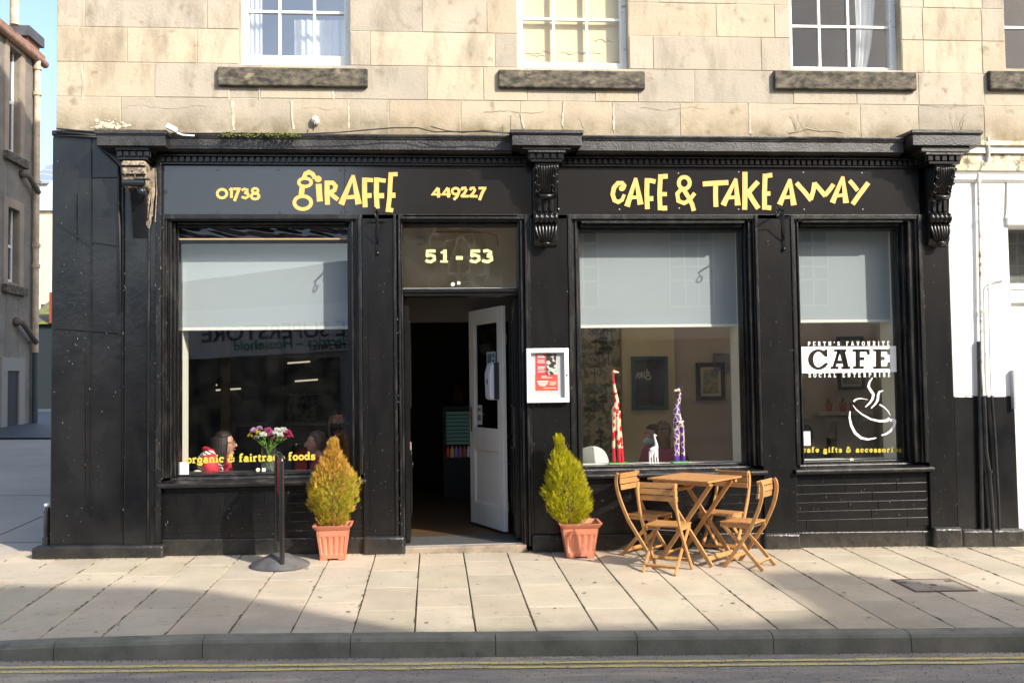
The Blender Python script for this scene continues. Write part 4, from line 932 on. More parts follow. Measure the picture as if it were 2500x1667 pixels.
b = MB(); filled(b, [[(145,190),(1103,182),(1110,443),(152,456)], C_outer, A_p, F_p, E_p], F3); filled(b, [[(537,258),(556,328),(517,328)]], F3)
b.build('cafe_decal', M_wv, SW3, fixn=False)
tp = lambda t: .25+.75*math.sin(max(.02, min(.98, t))*math.pi)**.6
b = MB(); g = [([(678,742),(690,724),(720,712),(760,710),(820,722)], 18, False, lambda t: 1.1-.9*t), ([(670,776),(700,818),(760,868),(850,918),(940,938),(1010,932),(1040,908)], 26, False, lambda t: .2+1.0*t if t < .9 else 1.1),
  ([(640,838),(636,900),(652,980),(690,1055),(750,1105),(820,1122),(905,1106)], 26, False, tp), ([(938,770),(985,798),(1024,838),(1046,880)], 16, False, lambda t: 1-.7*t),
  ([(1044,934),(1068,922),(1090,936),(1086,980),(1056,1030),(1010,1064),(958,1080)], 30, False, lambda t: 1.0-.75*abs(t-.35)), ([(866,502),(836,545),(826,588),(848,628),(876,668),(868,712),(838,756),(794,796)], 26, False, tp), ([(972,630),(932,646),(922,680),(920,722),(896,764),(852,808)], 24, False, tp)]
strokes_mesh(b, g, F3, th=.0012, step=.0001); b.build('cup_decal', M_wv, SW3)
M_stk = mat('window_sticker', (.74,.77,.74), .6); M_stki = mat('sticker_print', (.35,.42,.42), .6)
def sticker(px0, px1, py0, py1, parent):
    p = at(px0, py1, GP); q = at(px1, py0, GP); b = MB(); b.box(p.x, q.x, GP-.001, GP, p.z, q.z); o = b.build('sticker', M_stk, parent)
sticker(439,461,1127,1159,SW1); sticker(1957,1978,1052,1087,SW3)
b = MB()
for (px0,px1,pys,c) in [(442,458,(1144,1148,1152),0),(1959,1975,(1070,1074,1078,1082),0)]:
    for y_ in pys: p = at(px0, y_, GP-.0015); q = at(px1, y_, GP-.0015); b.box(p.x, q.x, GP-.002, GP-.0012, p.z-.003, p.z+.003)
b.build('sticker_print', M_stki, SW1)
b = MB(); 
for (px, py) in [(630,1146),(2079,1122)]: p = at(px, py, GP); b.lathe([(.019,-.001),(.019,.001)], (p.x, GP-.002, p.z), 16, 'y')
b.build('round_sticker', mat('cream_sticker', (.75,.66,.42), .6), SW1)
b = MB(); p = at(644,1146,GP); b.box(p.x-.016, p.x+.016, GP-.002, GP, p.z-.016, p.z+.016); b.build('square_sticker', M_wv, SW1)

# ------------------------------------------------------------ the white shop next door
shop = empty('white_shop', (5.2,0,0), label='white painted neighbour shop with black dado, cut off at the right edge', cat='building')
shop.location = (0,0,0)
M_wwall = mat('white_masonry_paint', (.80,.80,.78), .75, (.74,.74,.72), vs=2, bump=.25, bs=30, fine=((.45,.43,.38), 9, .77))
M_peel = mat('peeling_stone_cornice', (.62,.52,.36), .85, (.15,.15,.09), vs=9, vd=8, sharp=(.5,.62), bump=.6, bs=30, fine=((.8,.78,.7), 14, .55))
xe = at(2474, 900, 0).x; zd = at(2400, 966, 0).z
b = MB(); b.box(5.137, xe, .005, .5, zd, 3.52); b.build('white_wall', M_wwall, shop, bevel=.006)
b = MB(); b.box(5.137, xe+.002, .002, .5, -.15, zd-.002); b.build('black_dado', M_blackr, shop, bevel=.006)
b = MB(); b.prism([(5.14,-.2),(xe+.03,-.2),(xe+.03,base(xe)+.17),(5.14,base(5.14)+.17)], lambda u,v,t:(u,t,v), -.06, .05); b.build('plinth', M_plinth, shop, bevel=.03, segs=3)
b = MB(); b.box(5.14, 9, -.1, .5, 3.80, 3.87); b.profx([(.5,3.52),(0,3.52),(-.03,3.55),(-.04,3.60),(-.06,3.625),(.5,3.625)], 5.14, 9); b.build('moulding', M_wwall, shop, bevel=.004)
b = MB(); b.box(5.14, 9, -.07, .5, 3.627, 3.80); b.box(5.14, 9, -.13, .5, 3.871, 3.915); b.build('stone_cornice', M_peel, shop, bevel=.008)
b = MB(); b.box(xe, 9, .0, .3, at(2480, 530, 0).z, 3.52); b.box(xe-.02, 9, -.03, .3, at(2480,535,0).z-.06, at(2480,530,0).z-.002)
b.build('shop_lintel', M_wwall, shop, bevel=.006)
zt_ = at(2480,556,.22).z; zb_ = at(2480,692,.22).z
b = MB(); b.box(xe+.002, xe+.02, .2, .28, zb_, zt_); b.box(xe+.001, 9, .19, .28, zb_-.06, zb_); b.box(xe+.001, 9, .17, .28, zb_-.20, zb_-.10); b.box(xe+.001, 9, .21, .3, zb_-.1, zb_-.06); b.box(xe+.001, 9, .22, .3, .25, zb_-.2); b.build('shop_door', M_white, shop, bevel=.005)
b = MB(); b.box(xe+.001, 9, .205, .3, -.2, .25); b.build('kick_panel', mat('grey_paint', (.55,.56,.58), .5), shop, bevel=.004)
pane(xe+.02, 9, zb_, zt_, .24, shop)
b = MB(); b.box(xe+.02, 9, .5, .52, zb_-.1, zt_+.1); b.build('dusty_backing', mat('dusty_backing', (.2,.2,.18), .9, (.13,.13,.12), vs=4), shop)
pg = at(2474, 940, -.03); b = MB(); b.box(pg.x-.012, pg.x+.014, -.05, .0, at(2474,998,-.03).z, at(2474,903,-.03).z); b.build('grey_strip', mat('grey_strip', (.35,.36,.37), .5), shop, bevel=.004)
def pipe(name, pts, r, m, parent=None, y=-.035, brackets=()):
    b = MB(); P = [at(px, py, yy) for px, py, yy in [(p[0], p[1], p[2] if len(p) > 2 else y) for p in pts]]
    b.tube(P, r, 10)
    for (px, py) in brackets: c = at(px, py, y); b.lathe([(r+.006,-.012),(r+.006,.012)], c, 12, 'z')
    return b.build(name, m, parent, smooth=45)
M_rust = mat('rusty_pipe_paint', (.70,.68,.62), .6, (.30,.16,.07), vs=8, vd=7, sharp=(.52,.64))
M_wpipe = mat('white_pipe_paint', (.76,.77,.79), .5, (.68,.68,.68), vs=6); M_bpipe = mat('black_pipe_paint', (.014,.014,.016), .25, (.03,.03,.03), vs=10, bump=.3, bs=40)
tag(pipe('waste_pipe', [(2412,334,-.12),(2413,380,-.1),(2410,393,-.07),(2395,403),(2389,415),(2390,470),(2392,560),(2394,700),(2397,900),(2401,965)], .017, M_rust, brackets=[(2389,440),(2391,540),(2395,760)]), 'thin white pipe with rusty joints cranked down the white wall', 'pipe')
tag(pipe('cable_conduit', [(2389,833),(2392,1000),(2396,1200),(2399,1335)], .019, M_bpipe, y=-.03), 'black bundle of cable tubes up the left of the pier', 'conduit')
tag(pipe('cable_conduit', [(2460,677),(2432,683),(2418,690),(2414,702),(2416,800),(2419,920),(2421,965)], .011, M_wpipe, brackets=[(2413,704),(2418,858)]), 'thin white conduit bending out of the white pier', 'conduit')
tag(pipe('downpipe', [(2402,966),(2407,1100),(2415,1150),(2423,1250),(2427,1335)], .02, M_bpipe, y=-.05, brackets=[(2416,1150)]), 'black painted pipe in the middle of the black dado', 'pipe')
tag(pipe('downpipe', [(2421,966),(2430,1080),(2438,1230),(2440,1332)], .013, M_bpipe, y=-.04), 'thin black pipe on the right of the black dado', 'pipe')
tag(pipe('wall_cable', [(2455,385),(2458,450),(2456,520),(2453,535)], .006, mat('grey_cable', (.35,.33,.3), .7), y=-.005), 'grey cable clipped down the white wall', 'cable')
# hanging sign brackets on the pilasters
def bracket(px, py, label, rz=0):
    p = at(px, py, -.004); o = empty('sign_bracket', p, rz=rz, label=label, cat='bracket', group='wrought iron hanging sign brackets')
    b = MB(); b.box(-.011,.011,-.014,.0,-.36,.02); b.ball((0,-.012,-.385), .016, .014, .022); b.build('wall_bar', M_black, o, smooth=45)
    b = MB(); b.tube([(0,-.008,0),(0,-.15,-.004),(0,-.33,-.012)], .009, 8); b.build('arm', M_black, o)
    b = MB(); b.tube([(0,-.012,-.30),(0,-.06,-.22),(0,-.12,-.10),(0,-.19,-.05),(0,-.235,-.075),(0,-.225,-.115),(0,-.19,-.11)], .006, 6); b.build('scroll', M_black, o, smooth=True)
    b = MB(); b.tube([(0,-.32,-.012),(0,-.32,-.06)], .005, 6); b.tube([(.0,-.32+.022*math.cos(t),-.086+.028*math.sin(t)) for t in [i*.6 for i in range(12)]], .006, 6); b.build('hook', M_black, o, smooth=True)
    b = MB(); b.box(-.075,.075,-.018,-.0145,-.085,-.068); b.build('cross_plate', M_black, o, bevel=.002)
    return o
bracket(921, 520, 'black iron sign bracket between doorway and the flower window'); bracket(1912, 513, 'black iron sign bracket between the two windows of the take away', -.55)
# ------------------------------------------------------------ things on the pavement
def vnoise(m): return m
# potted conifers
M_terra = mat('terracotta_plastic', (.60,.215,.125), .55, (.52,.175,.10), vs=5, vd=7, bump=.15, bs=80, fine=((.62,.34,.24), 13, .66)); M_soil = mat('dark_soil', (.05,.035,.025), .95, bump=.8, bs=90)
M_leaf = translucent(mat('conifer_foliage', (1,1,1), .7, attr='tone', c2=(.85,.85,.85), vs=20, spec=.25), .35); M_bark = mat('conifer_bark', (.12,.08,.05), .9, bump=.6, bs=60)
M_weed = mat('weed_green', (.16,.24,.05), .7)
def square_pot(o, w0, w1, h):
    """tapering square pot: rim, fluted sides, feet"""
    b = MB(); N = 26
    def loop(z, hw, flute=0, r=.02):
        pts = []
        for s in range(4):
            for i in range(N):
                u = -1+2*i/N; d = hw-flute*1.8*(.5+.5*math.cos(u*math.pi*5)) if abs(u) < .82 else hw-(abs(u)-.82)/.18*r*.35
                x, y = u*hw, -d
                for _ in range(s): x, y = -y, x
                pts.append((x, y, z))
        return pts
    hw = lambda t: w0/2+(w1/2-w0/2)*t
    L = [loop(.012, w0/2), loop(.05, hw(.1), .0), loop(.06, hw(.14), .006), loop(h*.66, hw(.80), .006), loop(h*.69, hw(.83)), loop(h*.70, hw(.86)), loop(h*.85, hw(.97)), loop(h*.88, w1/2+.008), loop(h*.97, w1/2+.03), loop(h, w1/2+.035), loop(h, w1/2+.012), loop(h*.92, w1/2-.012), loop(h*.86, w1/2-.016)]
    vs = [p for l_ in L for p in l_]; n = 4*N; fs = [tuple(range(n-1,-1,-1))]
    for j in range(len(L)-1):
        for i in range(n): fs.append((j*n+i, j*n+(i+1)%n, (j+1)*n+(i+1)%n, (j+1)*n+i))
    b.add(vs, fs)
    for sx in (-1,1):
        for sy in (-1,1): b.box(sx*w0*.5 if sx<0 else w0*.22, -w0*.22 if sx<0 else w0*.5, sy*w0*.5 if sy<0 else w0*.22, -w0*.22 if sy<0 else w0*.5, 0, .0115)
    b.build('pot', M_terra, o, smooth=35)
    b = MB(); b.box(-w1/2+.02, w1/2-.02, -w1/2+.02, w1/2-.02, h*.80, h*.87); b.build('soil', M_soil, o)
def conifer(o, h0, H, rmax, seed, colf, lean=(0,0), rz=.0, shape=None):
    r = random.Random(seed); b = MB()
    axis = lambda t: Vector((lean[1]+lean[0]*t**1.4, 0, h0+(H-h0)*t))
    def R_(t, a):
        base_ = shape(t)
        return rmax*base_*(1+.09*math.sin(a*3+seed+t*9)+.10*math.sin(a*6-t*21+seed*2)+.07*math.sin(a*11+t*33+seed))
    M = 8600
    for k in range(M):
        t = r.random()**.92; a = r.uniform(0, 2*math.pi); rr = R_(t, a)
        q = 1.0-.7*r.random()**1.9; inner = q < .72
        c = axis(t); out = Vector((math.cos(a), math.sin(a), 0)); p = c+out*rr*q
        d = (out*(.55+.5*(1-t))+Vector((0,0,.75+.9*t))+Vector((r.uniform(-.5,.5), r.uniform(-.5,.5), r.uniform(-.3,.4)))).normalized()
        L = r.uniform(.026, .046)*(1.1 if q > .85 else .9)*(1.5 if t > .93 else 1); sd = d.cross(Vector((r.uniform(-1,1), r.uniform(-1,1), r.uniform(-1,1)))).normalized()
        b.tone = colf(t, q, r, p)
        nf = sd.cross(d)
        for j in range(5):                    # a flat spray: stem with side leaflets
            u = j/4; s0 = p+d*L*u*.8; w_ = L*.34*(1-.5*u)
            for s_ in ((-1, 1) if j < 4 else (0,)):
                e = s0+(d*.75+sd*s_*.75+nf*r.uniform(-.35,.35)).normalized()*w_*1.3; n_ = (sd if s_ == 0 else d)*w_*.36
                b.add([s0-n_*.5, e, s0+n_*.7], [(0,1,2)])
    b.build('foliage', M_leaf, o, fixn=False)
    b = MB(); b.tube([axis(0)+Vector((0,0,-.12)), axis(.05), axis(.25), axis(.5)], [.02,.016,.008,.003], 8)
    for k in range(60):
        t = r.uniform(.02,.8); a = r.uniform(0,6.28); c = axis(t); rr = R_(t,a)*.75; b.tube([c, c+Vector((math.cos(a)*rr, math.sin(a)*rr, .05+.12*t))], [.005,.0015], 4, cap=False)
    b.build('trunk', M_bark, o)
def weeds(o, pts):
    b = MB(); r = random.Random(2)
    for (x, y, z) in pts:
        for k in range(9):
            a = r.uniform(0,6.28); l = r.uniform(.04,.085); e = Vector((x+math.cos(a)*l*.5, y+math.sin(a)*l*.5, z+l)); p = Vector((x+r.uniform(-.01,.01), y+r.uniform(-.01,.01), z)); s = Vector((math.sin(a), -math.cos(a), 0))*.003
            b.add([p-s, p+s, e], [(0,1,2)])
    b.build('weed', M_weed, o, fixn=False)
def prof(pts):
    def f(t):
        for (t0, v0), (t1, v1) in zip(pts, pts[1:]):
            if t <= t1: k = (t-t0)/(t1-t0); k = k*k*(3-2*k); return v0+(v1-v0)*k
        return pts[-1][1]
    return f
def col_gold(t, q, r, p):
    g = max(0, min(1, 1.15-abs(t-.30)*2.4))*(.95 if q < .9 else .62)
    if r.random() < g*.75: k = r.uniform(.75,1.2); return (.44*k,.49*k,.03*k)
    k = r.uniform(.5,1.25); return (.78*k,.43*k,.10*k) if r.random() < .66 else (.70*k,.50*k,.06*k)
def col_lime(t, q, r, p):
    k = r.uniform(.5,1.15)
    if r.random() < .12*(q > .8): return (.72*k,.50*k,.06*k)
    return (.66*k,.60*k,.018*k) if r.random() < .65 else (.46*k,.50*k,.02*k)
cx_, cy_ = (-1.034-.807)/2, -.175
p1 = empty('potted_conifer', (cx_, cy_, gz(cx_, cy_)), .03, 'golden browning dwarf conifer in a terracotta pot left of the doorway', 'potted plant', 'potted conifers flanking the doorway')
square_pot(p1, .225, .285, .31)
conifer(p1, .295, 1.045, .218, 3, col_gold, (.005,.0), shape=prof([(0,.45),(.09,.60),(.19,.78),(.28,.92),(.40,1.0),(.48,.98),(.57,.85),(.66,.68),(.75,.5),(.85,.29),(.93,.15),(1,.03)])); weeds(p1, [(.09,-.07,.27),(-.09,-.08,.27),(.1,.02,.27)])
cx_, cy_ = (1.202+1.478)/2, -.215
p2 = empty('potted_conifer', (cx_, cy_, gz(cx_, cy_)), -.04, 'lush yellow green dwarf conifer in a terracotta pot right of the doorway', 'potted plant', 'potted conifers flanking the doorway')
square_pot(p2, .255, .33, .315)
conifer(p2, .28, 1.075, .205, 8, col_lime, (-.105,-.075), shape=prof([(0,.34),(.10,.72),(.18,.9),(.27,.98),(.35,1.0),(.52,.83),(.69,.64),(.8,.40),(.88,.17),(.95,.13),(1,.03)])); weeds(p2, [(.06,-.08,.27),(.12,-.05,.27)])
# black pavement banner stand, seen edge on
fx = gnd(690,1388); F_ = Vector((fx.x, -.66, gz(fx.x, -.66))); Rr_ = Vector((at(677,1250,-.30).x, -.30, gz(-1.3, -.30)))
bs = empty('banner_stand', (F_+Rr_)/2, 0, 'black tubular pavement banner stand seen edge on with a heavy domed base', 'sign stand')
f_ = F_-bs.location; r_ = Rr_-bs.location; M_rub = mat('dusty_black_rubber', (.06,.06,.063), .4, (.14,.135,.13), vs=5, vd=7, bump=.3, bs=60); M_tub = mat('black_tube_paint', (.012,.012,.013), .18, coat=.4)
b = MB(); b.lathe([(.262,0),(.262,.012),(.25,.022),(.17,.062),(.09,.098),(.045,.112),(.0,.115)], (0,0,0), 40)
bo = b.build('base', M_rub, bs, smooth=50)
T = .97
def ypath(t): return f_.lerp(r_, t)
b = MB(); pts = [f_+Vector((0,0,.02)), f_+Vector((0,0,T-.05))]
pts += [f_+(r_-f_).normalized()*(.05-.05*math.cos(a))+Vector((0,0,T-.05+.05*math.sin(a))) for a in (.5,1.0,1.57)]
pts += [r_-(r_-f_).normalized()*(.05-.05*math.cos(a))+Vector((0,0,T-.05+.05*math.sin(a))) for a in (1.57,1.0,.5)]
pts += [r_+Vector((0,0,T-.05)), r_+Vector((0,0,.02))]
b.tube(pts, .023, 12); b.build('tube_frame', M_tub, bs, smooth=50)
dv = (r_-f_).normalized(); sdv = Vector((dv.y, -dv.x, 0))
b = MB(); q0 = f_+dv*.03; q1 = r_-dv*.03
b.add([q0+Vector((0,0,.62))-sdv*.004, q1+Vector((0,0,.62))-sdv*.004, q1+Vector((0,0,.91))-sdv*.004, q0+Vector((0,0,.91))-sdv*.004, q0+Vector((0,0,.62))+sdv*.004, q1+Vector((0,0,.62))+sdv*.004, q1+Vector((0,0,.91))+sdv*.004, q0+Vector((0,0,.91))+sdv*.004], [(0,1,2,3),(7,6,5,4),(0,4,5,1),(1,5,6,2),(2,6,7,3),(3,7,4,0)])
b.build('red_panel', mat('red_sign_panel', (.45,.02,.04), .35), bs)
b = MB(); b.add([q0+Vector((0,0,.2))-sdv*.004, q1+Vector((0,0,.2))-sdv*.004, q1+Vector((0,0,.6195))-sdv*.004, q0+Vector((0,0,.6195))-sdv*.004, q0+Vector((0,0,.2))+sdv*.004, q1+Vector((0,0,.2))+sdv*.004, q1+Vector((0,0,.6195))+sdv*.004, q0+Vector((0,0,.6195))+sdv*.004], [(0,1,2,3),(7,6,5,4),(0,4,5,1),(1,5,6,2),(2,6,7,3),(3,7,4,0)])
b.build('black_panel', M_tub, bs)
# manhole cover
c_ = [gnd(2175,1404), gnd(2322,1405), gnd(2380,1430), gnd(2230,1431)]
mc = sum((Vector(p) for p in c_), Vector())/4
mh = empty('manhole_cover', (4.02, -1.58, gz(4.02,-1.58)), .0, 'rusty edged access cover set in the paving below the narrow window', 'manhole cover')
sl = lambda x, y: -.0155*x+.026*y
b = MB(); hw_, hd_ = .255, .21
for (xa,xb,ya,yb) in [(-hw_,hw_,-hd_,-hd_+.022),(-hw_,hw_,hd_-.022,hd_),(-hw_,-hw_+.022,-hd_+.022,hd_-.022),(hw_-.022,hw_,-hd_+.022,hd_-.022)]:
    b.add([(x, y, sl(x,y)+z) for z in (-.02,.006) for x, y in ((xa,ya),(xb,ya),(xb,yb),(xa,yb))], [(0,3,2,1),(4,5,6,7),(0,1,5,4),(1,2,6,5),(2,3,7,6),(3,0,4,7)])
b.build('rim', mat('rusty_iron', (.17,.10,.07), .8, (.08,.05,.04), vs=20, bump=.4, bs=90), mh)
b = MB(); x, y = hw_-.022, hd_-.022; b.add([(p, q, sl(p,q)+.0045) for p, q in ((-x,-y),(x,-y),(x,y),(-x,y))], [(0,1,2,3)]); b.build('cover', mat('cover_concrete', (.30,.265,.21), .9, (.22,.19,.15), vs=5, vd=7, bump=.4, bs=90), mh)
b = MB(); [b.lathe([(.03,.0),(.03,.002)], (dx,dy,sl(dx,dy)+.005), 14) for dx,dy in ((0,.0),(-.2,.1),(.19,.12))]; b.build('lifting_key_hole', mat('rust_dark', (.10,.075,.06), .8), mh)

# ------------------------------------------------------------ bistro table and four folding chairs
M_teak = mat('oiled_acacia', (.48,.25,.09), .5, (.35,.16,.05), vs=5, vd=6, stretch=(1.2,9,9), bump=.12, bs=60, spec=.45, fine=((.27,.11,.03), 30, .63))
M_teakx = mat('oiled_acacia_rails', (.52,.275,.10), .5, (.41,.195,.062), vs=5, vd=6, stretch=(7,7,1.4), bump=.12, bs=60, spec=.45)
tb = empty('bistro_table', (2.375,-.48,gz(2.375,-.48)), math.atan2(.70,.71)-math.pi/2*0, 'square wooden folding bistro table among the four chairs', 'table')
Ht = .752; S2 = .312
b = MB(); n = 9; w_ = 2*S2/n
for i in range(n): b.box(-S2, S2, -S2+w_*i+.0015, -S2+w_*(i+1)-.0015, Ht-.017, Ht)
b.build('tabletop', M_teak, tb, bevel=.003)
b = MB(); [b.box(x-.0175, x+.0175, -S2+.02, S2-.02, Ht-.049, Ht-.018) for x in (-.235, .235)]; b.build('rail', M_teakx, tb, bevel=.003)
for s in (-1, 1):
    for d in (-1, 1):
        b = MB(); x = s*(.205 if d > 0 else .178); b.sweep([(x, d*.27, Ht-.03), (x, -d*.27, .0)], .021, .04, (1,0,0)); b.build('leg', M_teakx, tb, bevel=.004)
for (yy,zz,hw) in [(-.228,.06,.205),(.228,.06,.178),(.13,.64,.178)]: b = MB(); b.bar((-hw,yy,zz), (hw,yy,zz), .02, .042, (0,.7 if yy < 0 else -.7,.7)); b.build('stretcher', M_teakx, tb, bevel=.003)
tb.rotation_euler.z = math.atan2(.402,.407)
def make_chair():
    o = empty('folding_chair', (0,0,0))
    W = .19
    P = [(-.245,.86),(-.262,.835),(-.270,.80),(-.268,.74),(-.252,.66),(-.225,.58),(-.185,.49),(-.13,.38),(.02,.17),(.14,.0)]
    for s in (-1, 1):                         # long curved legs that rise into the back
        b = MB(); b.sweep([(s*W, f, z) for f, z in P], .022, .038, (1,0,0)); b.build('leg', M_teakx, o, bevel=.005)
    for s in (-1, 1):                         # short crossing legs
        b = MB(); b.sweep([(s*(W-.027), .15, .405), (s*(W-.027), -.06, .20), (s*(W-.027), -.245, .0)], .02, .036, (1,0,0)); b.build('leg', M_teakx, o, bevel=.004)
    b = MB(); n = 7; d0, d1 = -.155, .185; w_ = (d1-d0)/n
    for i in range(n): b.box(-.178, .178, d0+w_*i+.002, d0+w_*(i+1)-.002, .432, .448)
    b.build('seat', M_teak, o, bevel=.003)
    b = MB(); [b.box(s*.158-.01, s*.158+.01, d0, d1, .392, .4315) for s in (-1,1)]; b.build('seat_rail', M_teakx, o, bevel=.003)
    b = MB()
    for (f, z, a) in [(-.250,.835,.14),(-.2535,.775,-.02),(-.243,.715,-.13)]:
        c = Vector((0, f+.028, z)); up = Vector((0, -math.sin(a)*-1, math.cos(a))); b.bar(c-Vector((W+.005,0,0)), c+Vector((W+.005,0,0)), .014, .053, up)
    b.build('backrest', M_teak, o, bevel=.003)
    b = MB(); b.bar((-W+.005,.075,.095), (W-.005,.075,.095), .018, .038, (0,.8,.6)); b.build('stretcher', M_teakx, o, bevel=.003); b = MB(); b.bar((-W+.03,-.19,.065), (W-.03,-.19,.065), .018, .038, (0,-.7,.7)); b.build('stretcher', M_teakx, o, bevel=.003)
    b = MB()
    for s in (-1, 1):
        for f, z in ((-.13,.385),(-.055,.205)): b.lathe([(.006,-.002),(.006,.004)], (s*(W+.011), f+.02, z), 8, 'x')
    b.tube([(-W,-.12,.40),(W,-.12,.40)], .004, 6); b.build('bolt', mat('steel_bolt', (.5,.5,.48), .35, metal=.9), o)
    return o
ch0 = make_chair()
for i, (x, y, dx, dy, lab) in enumerate([
    (2.02,-.86,.58,.81,'folding wooden chair nearest the kerb with its back to the camera'),
    (2.74,-.745,-.76,.65,'folding wooden chair at the right of the table by the narrow window'),
    (1.985,-.28,.74,-.67,'folding wooden chair beside the lime green conifer'),
    (2.68,-.27,-.71,-.70,'folding wooden chair behind the table against the shop window')]):
    c = ch0 if i == 0 else copy_tree(ch0)
    c.location = (x, y, gz(x, y)); c.scale = (.89, .89, .89); c.rotation_euler.z = math.atan2(dy, dx)-math.pi/2
    c['label'] = lab; c['category'] = 'chair'; c['group'] = 'folding chairs round the bistro table'
# ------------------------------------------------------------ menu case on the pilaster
p0 = at(1287,983,-.06); p1_ = at(1388,849,-.06); mcs = empty('menu_case', (p0.x, 0, p0.z), 0, 'white framed wall menu case with red posters between door and giraffe window', 'notice case'); W_, H_ = p1_.x-p0.x, p1_.z-p0.z
b = MB(); fw = .043
for (xa,xb,za,zb) in [(0,fw,0,H_),(W_-fw,W_,0,H_),(fw,W_-fw,0,fw),(fw,W_-fw,H_-fw,H_)]: b.box(xa,xb,-.062,-.002,za,zb)
b.build('frame', mat('white_enamel', (.84,.84,.84), .3), mcs, bevel=.006, segs=3)
b = MB(); b.box(fw,W_-fw,-.02,-.004,fw,H_-fw); b.build('backing', mat('grey_backing', (.55,.55,.56), .7), mcs)
pane(fw, W_-fw, fw, H_-fw, -.045, mcs)
b = MB(); b.lathe([(.009,-.003),(.009,.003)], (W_-.02,-.064,H_*.5), 12, 'y'); b.build('lock', mat('lock_dark', (.1,.1,.1), .3, metal=.8), mcs)
cxp = lambda px: at(px, 900, -.02).x-p0.x; czp = lambda py: at(1330, py, -.02).z-p0.z
def post(name, xa, xb, ya, yb, m, yy=-.024): b = MB(); b.box(cxp(xa), cxp(xb), yy, -.0205, czp(yb), czp(ya)); return b.build(name, m, mcs)
M_pred = mat('poster_red', (.62,.06,.08), .5); M_pora = mat('poster_orange_red', (.80,.13,.06), .5, (.72,.07,.06), vs=4); M_pw = mat('poster_print_white', (.85,.8,.75), .5)
po = post('poster', 1308, 1333.8, 863, 914, M_pred); post('photo_print', 1334, 1358, 863, 914, mat('food_photo', (.03,.03,.03), .5, (.75,.68,.6), vs=26, vd=5, sharp=(.5,.58), fine=((.75,.2,.05), 22, .68)))
pq = post('poster', 1307, 1361, 914.5, 952, M_pora)
b = MB(); r2 = random.Random(1)
def pl(xa, xb, ya, yb): b.box(cxp(xa), cxp(xb), -.0255, -.0242, czp(yb), czp(ya))
for k,(y0,h) in enumerate([(866,2.2),(869.5,2.6),(877,1.1),(879.5,1.1),(882,1.1),(885,1.0),(894,2.4),(898,1.2),(900.5,1.2),(905,1),(907.5,1)]): pl(1311+r2.uniform(0,3), 1331-r2.uniform(0,3), y0, y0+h)
b.build('poster_print', M_pw, po)
b = MB()
for (xa,xb,y0,h) in [(1322,1334,917,2),(1322,1348,920.5,1.4),(1311,1338,929,3),(1313,1336,934,3.6),(1316,1332,939,2.4),(1341,1357,931,1),(1341,1357,933.5,1),(1341,1357,936,1),(1341,1354,938.5,1),(1326,1357,946,1.4)]: pl(xa, xb, y0, y0+h)
b.build('poster_print', M_pw, pq)
# security camera, cable box, wires, moss and twigs on the cornice
p = at(337, 447, -.24); cc = empty('security_camera', p, 0, 'dark security camera under the netted bracket at the left corner', 'camera')
M_cam = mat('dark_teal_plastic', (.012,.018,.022), .35)
b = MB(); b.lathe([(.0,-.125),(.03,-.125),(.032,.05),(.028,.07),(.0,.07)], (-.005,-.02,.0), 16, 'x'); b.box(-.02,.105,-.05,.01,.026,.036); b.build('housing', M_cam, cc, smooth=40)
b = MB(); b.tube([(.02,0,-.02),(.03,.03,-.07),(.03,.1,-.09)], .022, 8); b.ball((.03,.0,-.075), .035); b.build('mount', M_cam, cc, smooth=True)
p = at(418, 316, -.3); cbx = empty('junction_box', p, .1, 'small white cable box on the cornice above the left window', 'cable box')
b = MB(); b.box(-.05,.05,-.03,.03,-.01,.035); q = b.build('body', M_white, cbx, bevel=.008); q.rotation_euler.y = .45
b = MB(); b.tube([(.05,0,-.03),(.10,.01,-.045),(.2,.02,-.045)], .008, 6); b.build('lead', M_white, cbx)
p = at(768, 292, .0); lf = empty('wall_outlet', p, 0, 'small pale cowl with a black spike on the stone above the gold sign', 'cowl')
b = MB(); b.ball((0,.04,0), .042, .04, .05, 12, 8); b.build('cowl', mat('pale_cowl', (.6,.57,.5), .7, (.35,.32,.27), vs=12), lf, smooth=True)
b = MB(); b.tube([(.0,-.02,-.01),(.003,-.03,-.05),(-.012,-.03,-.115)], .006, 6); b.build('spike', M_bpipe, lf)
M_wire = mat('black_wire', (.02,.02,.02), .5)
def wire(name, pts, r, lab, m=M_wire):
    b = MB(); b.tube([at(px, py, y) for px, py, y in pts], r, 6); tag(b.build(name, m, smooth=True), lab, 'cable')
wire('cable', [(138,314,-.02),(180,318,-.03),(230,322,-.05),(262,325,-.1)], .008, 'black cable wrapped round the top of the left corner pier')
wire('cable', [(136,322,-.02),(180,325,-.03),(236,330,-.05)], .007, 'second black cable round the left corner, just below the first')
wire('cable', [(135,331,-.02),(185,332,-.03),(238,334,-.05)], .007, 'lowest black cable round the left corner pier')
wire('cable', [(236,335,-.02),(240,360,-.02),(268,385,-.02),(288,405,-.02),(290,440,-.03),(289,500,-.03),(292,560,-.03),(294,760,-.03)], .011, 'thick black cable curving down the left corner pier')
wire('cable', [(420,326,-.25),(560,325,-.25),(740,327,-.25),(830,323,-.26),(900,317,-.27),(960,312,-.27),(1020,312,-.27),(1060,322,-.27),(1180,321,-.27),(1248,326,-.27)], .006, 'long black wire lying along the top of the left cornice')
wire('cable', [(1052,309,-.27),(1085,318,-.27),(1130,324,-.27),(1180,318,-.27),(1245,325,-.27)], .005, 'short loose wire end on the left cornice near the middle block')
wire('cable', [(1247,282,-.02),(1247,316,-.02)], .003, 'thin upright wire on the stone at the middle block')
b = MB(); r2 = random.Random(6)
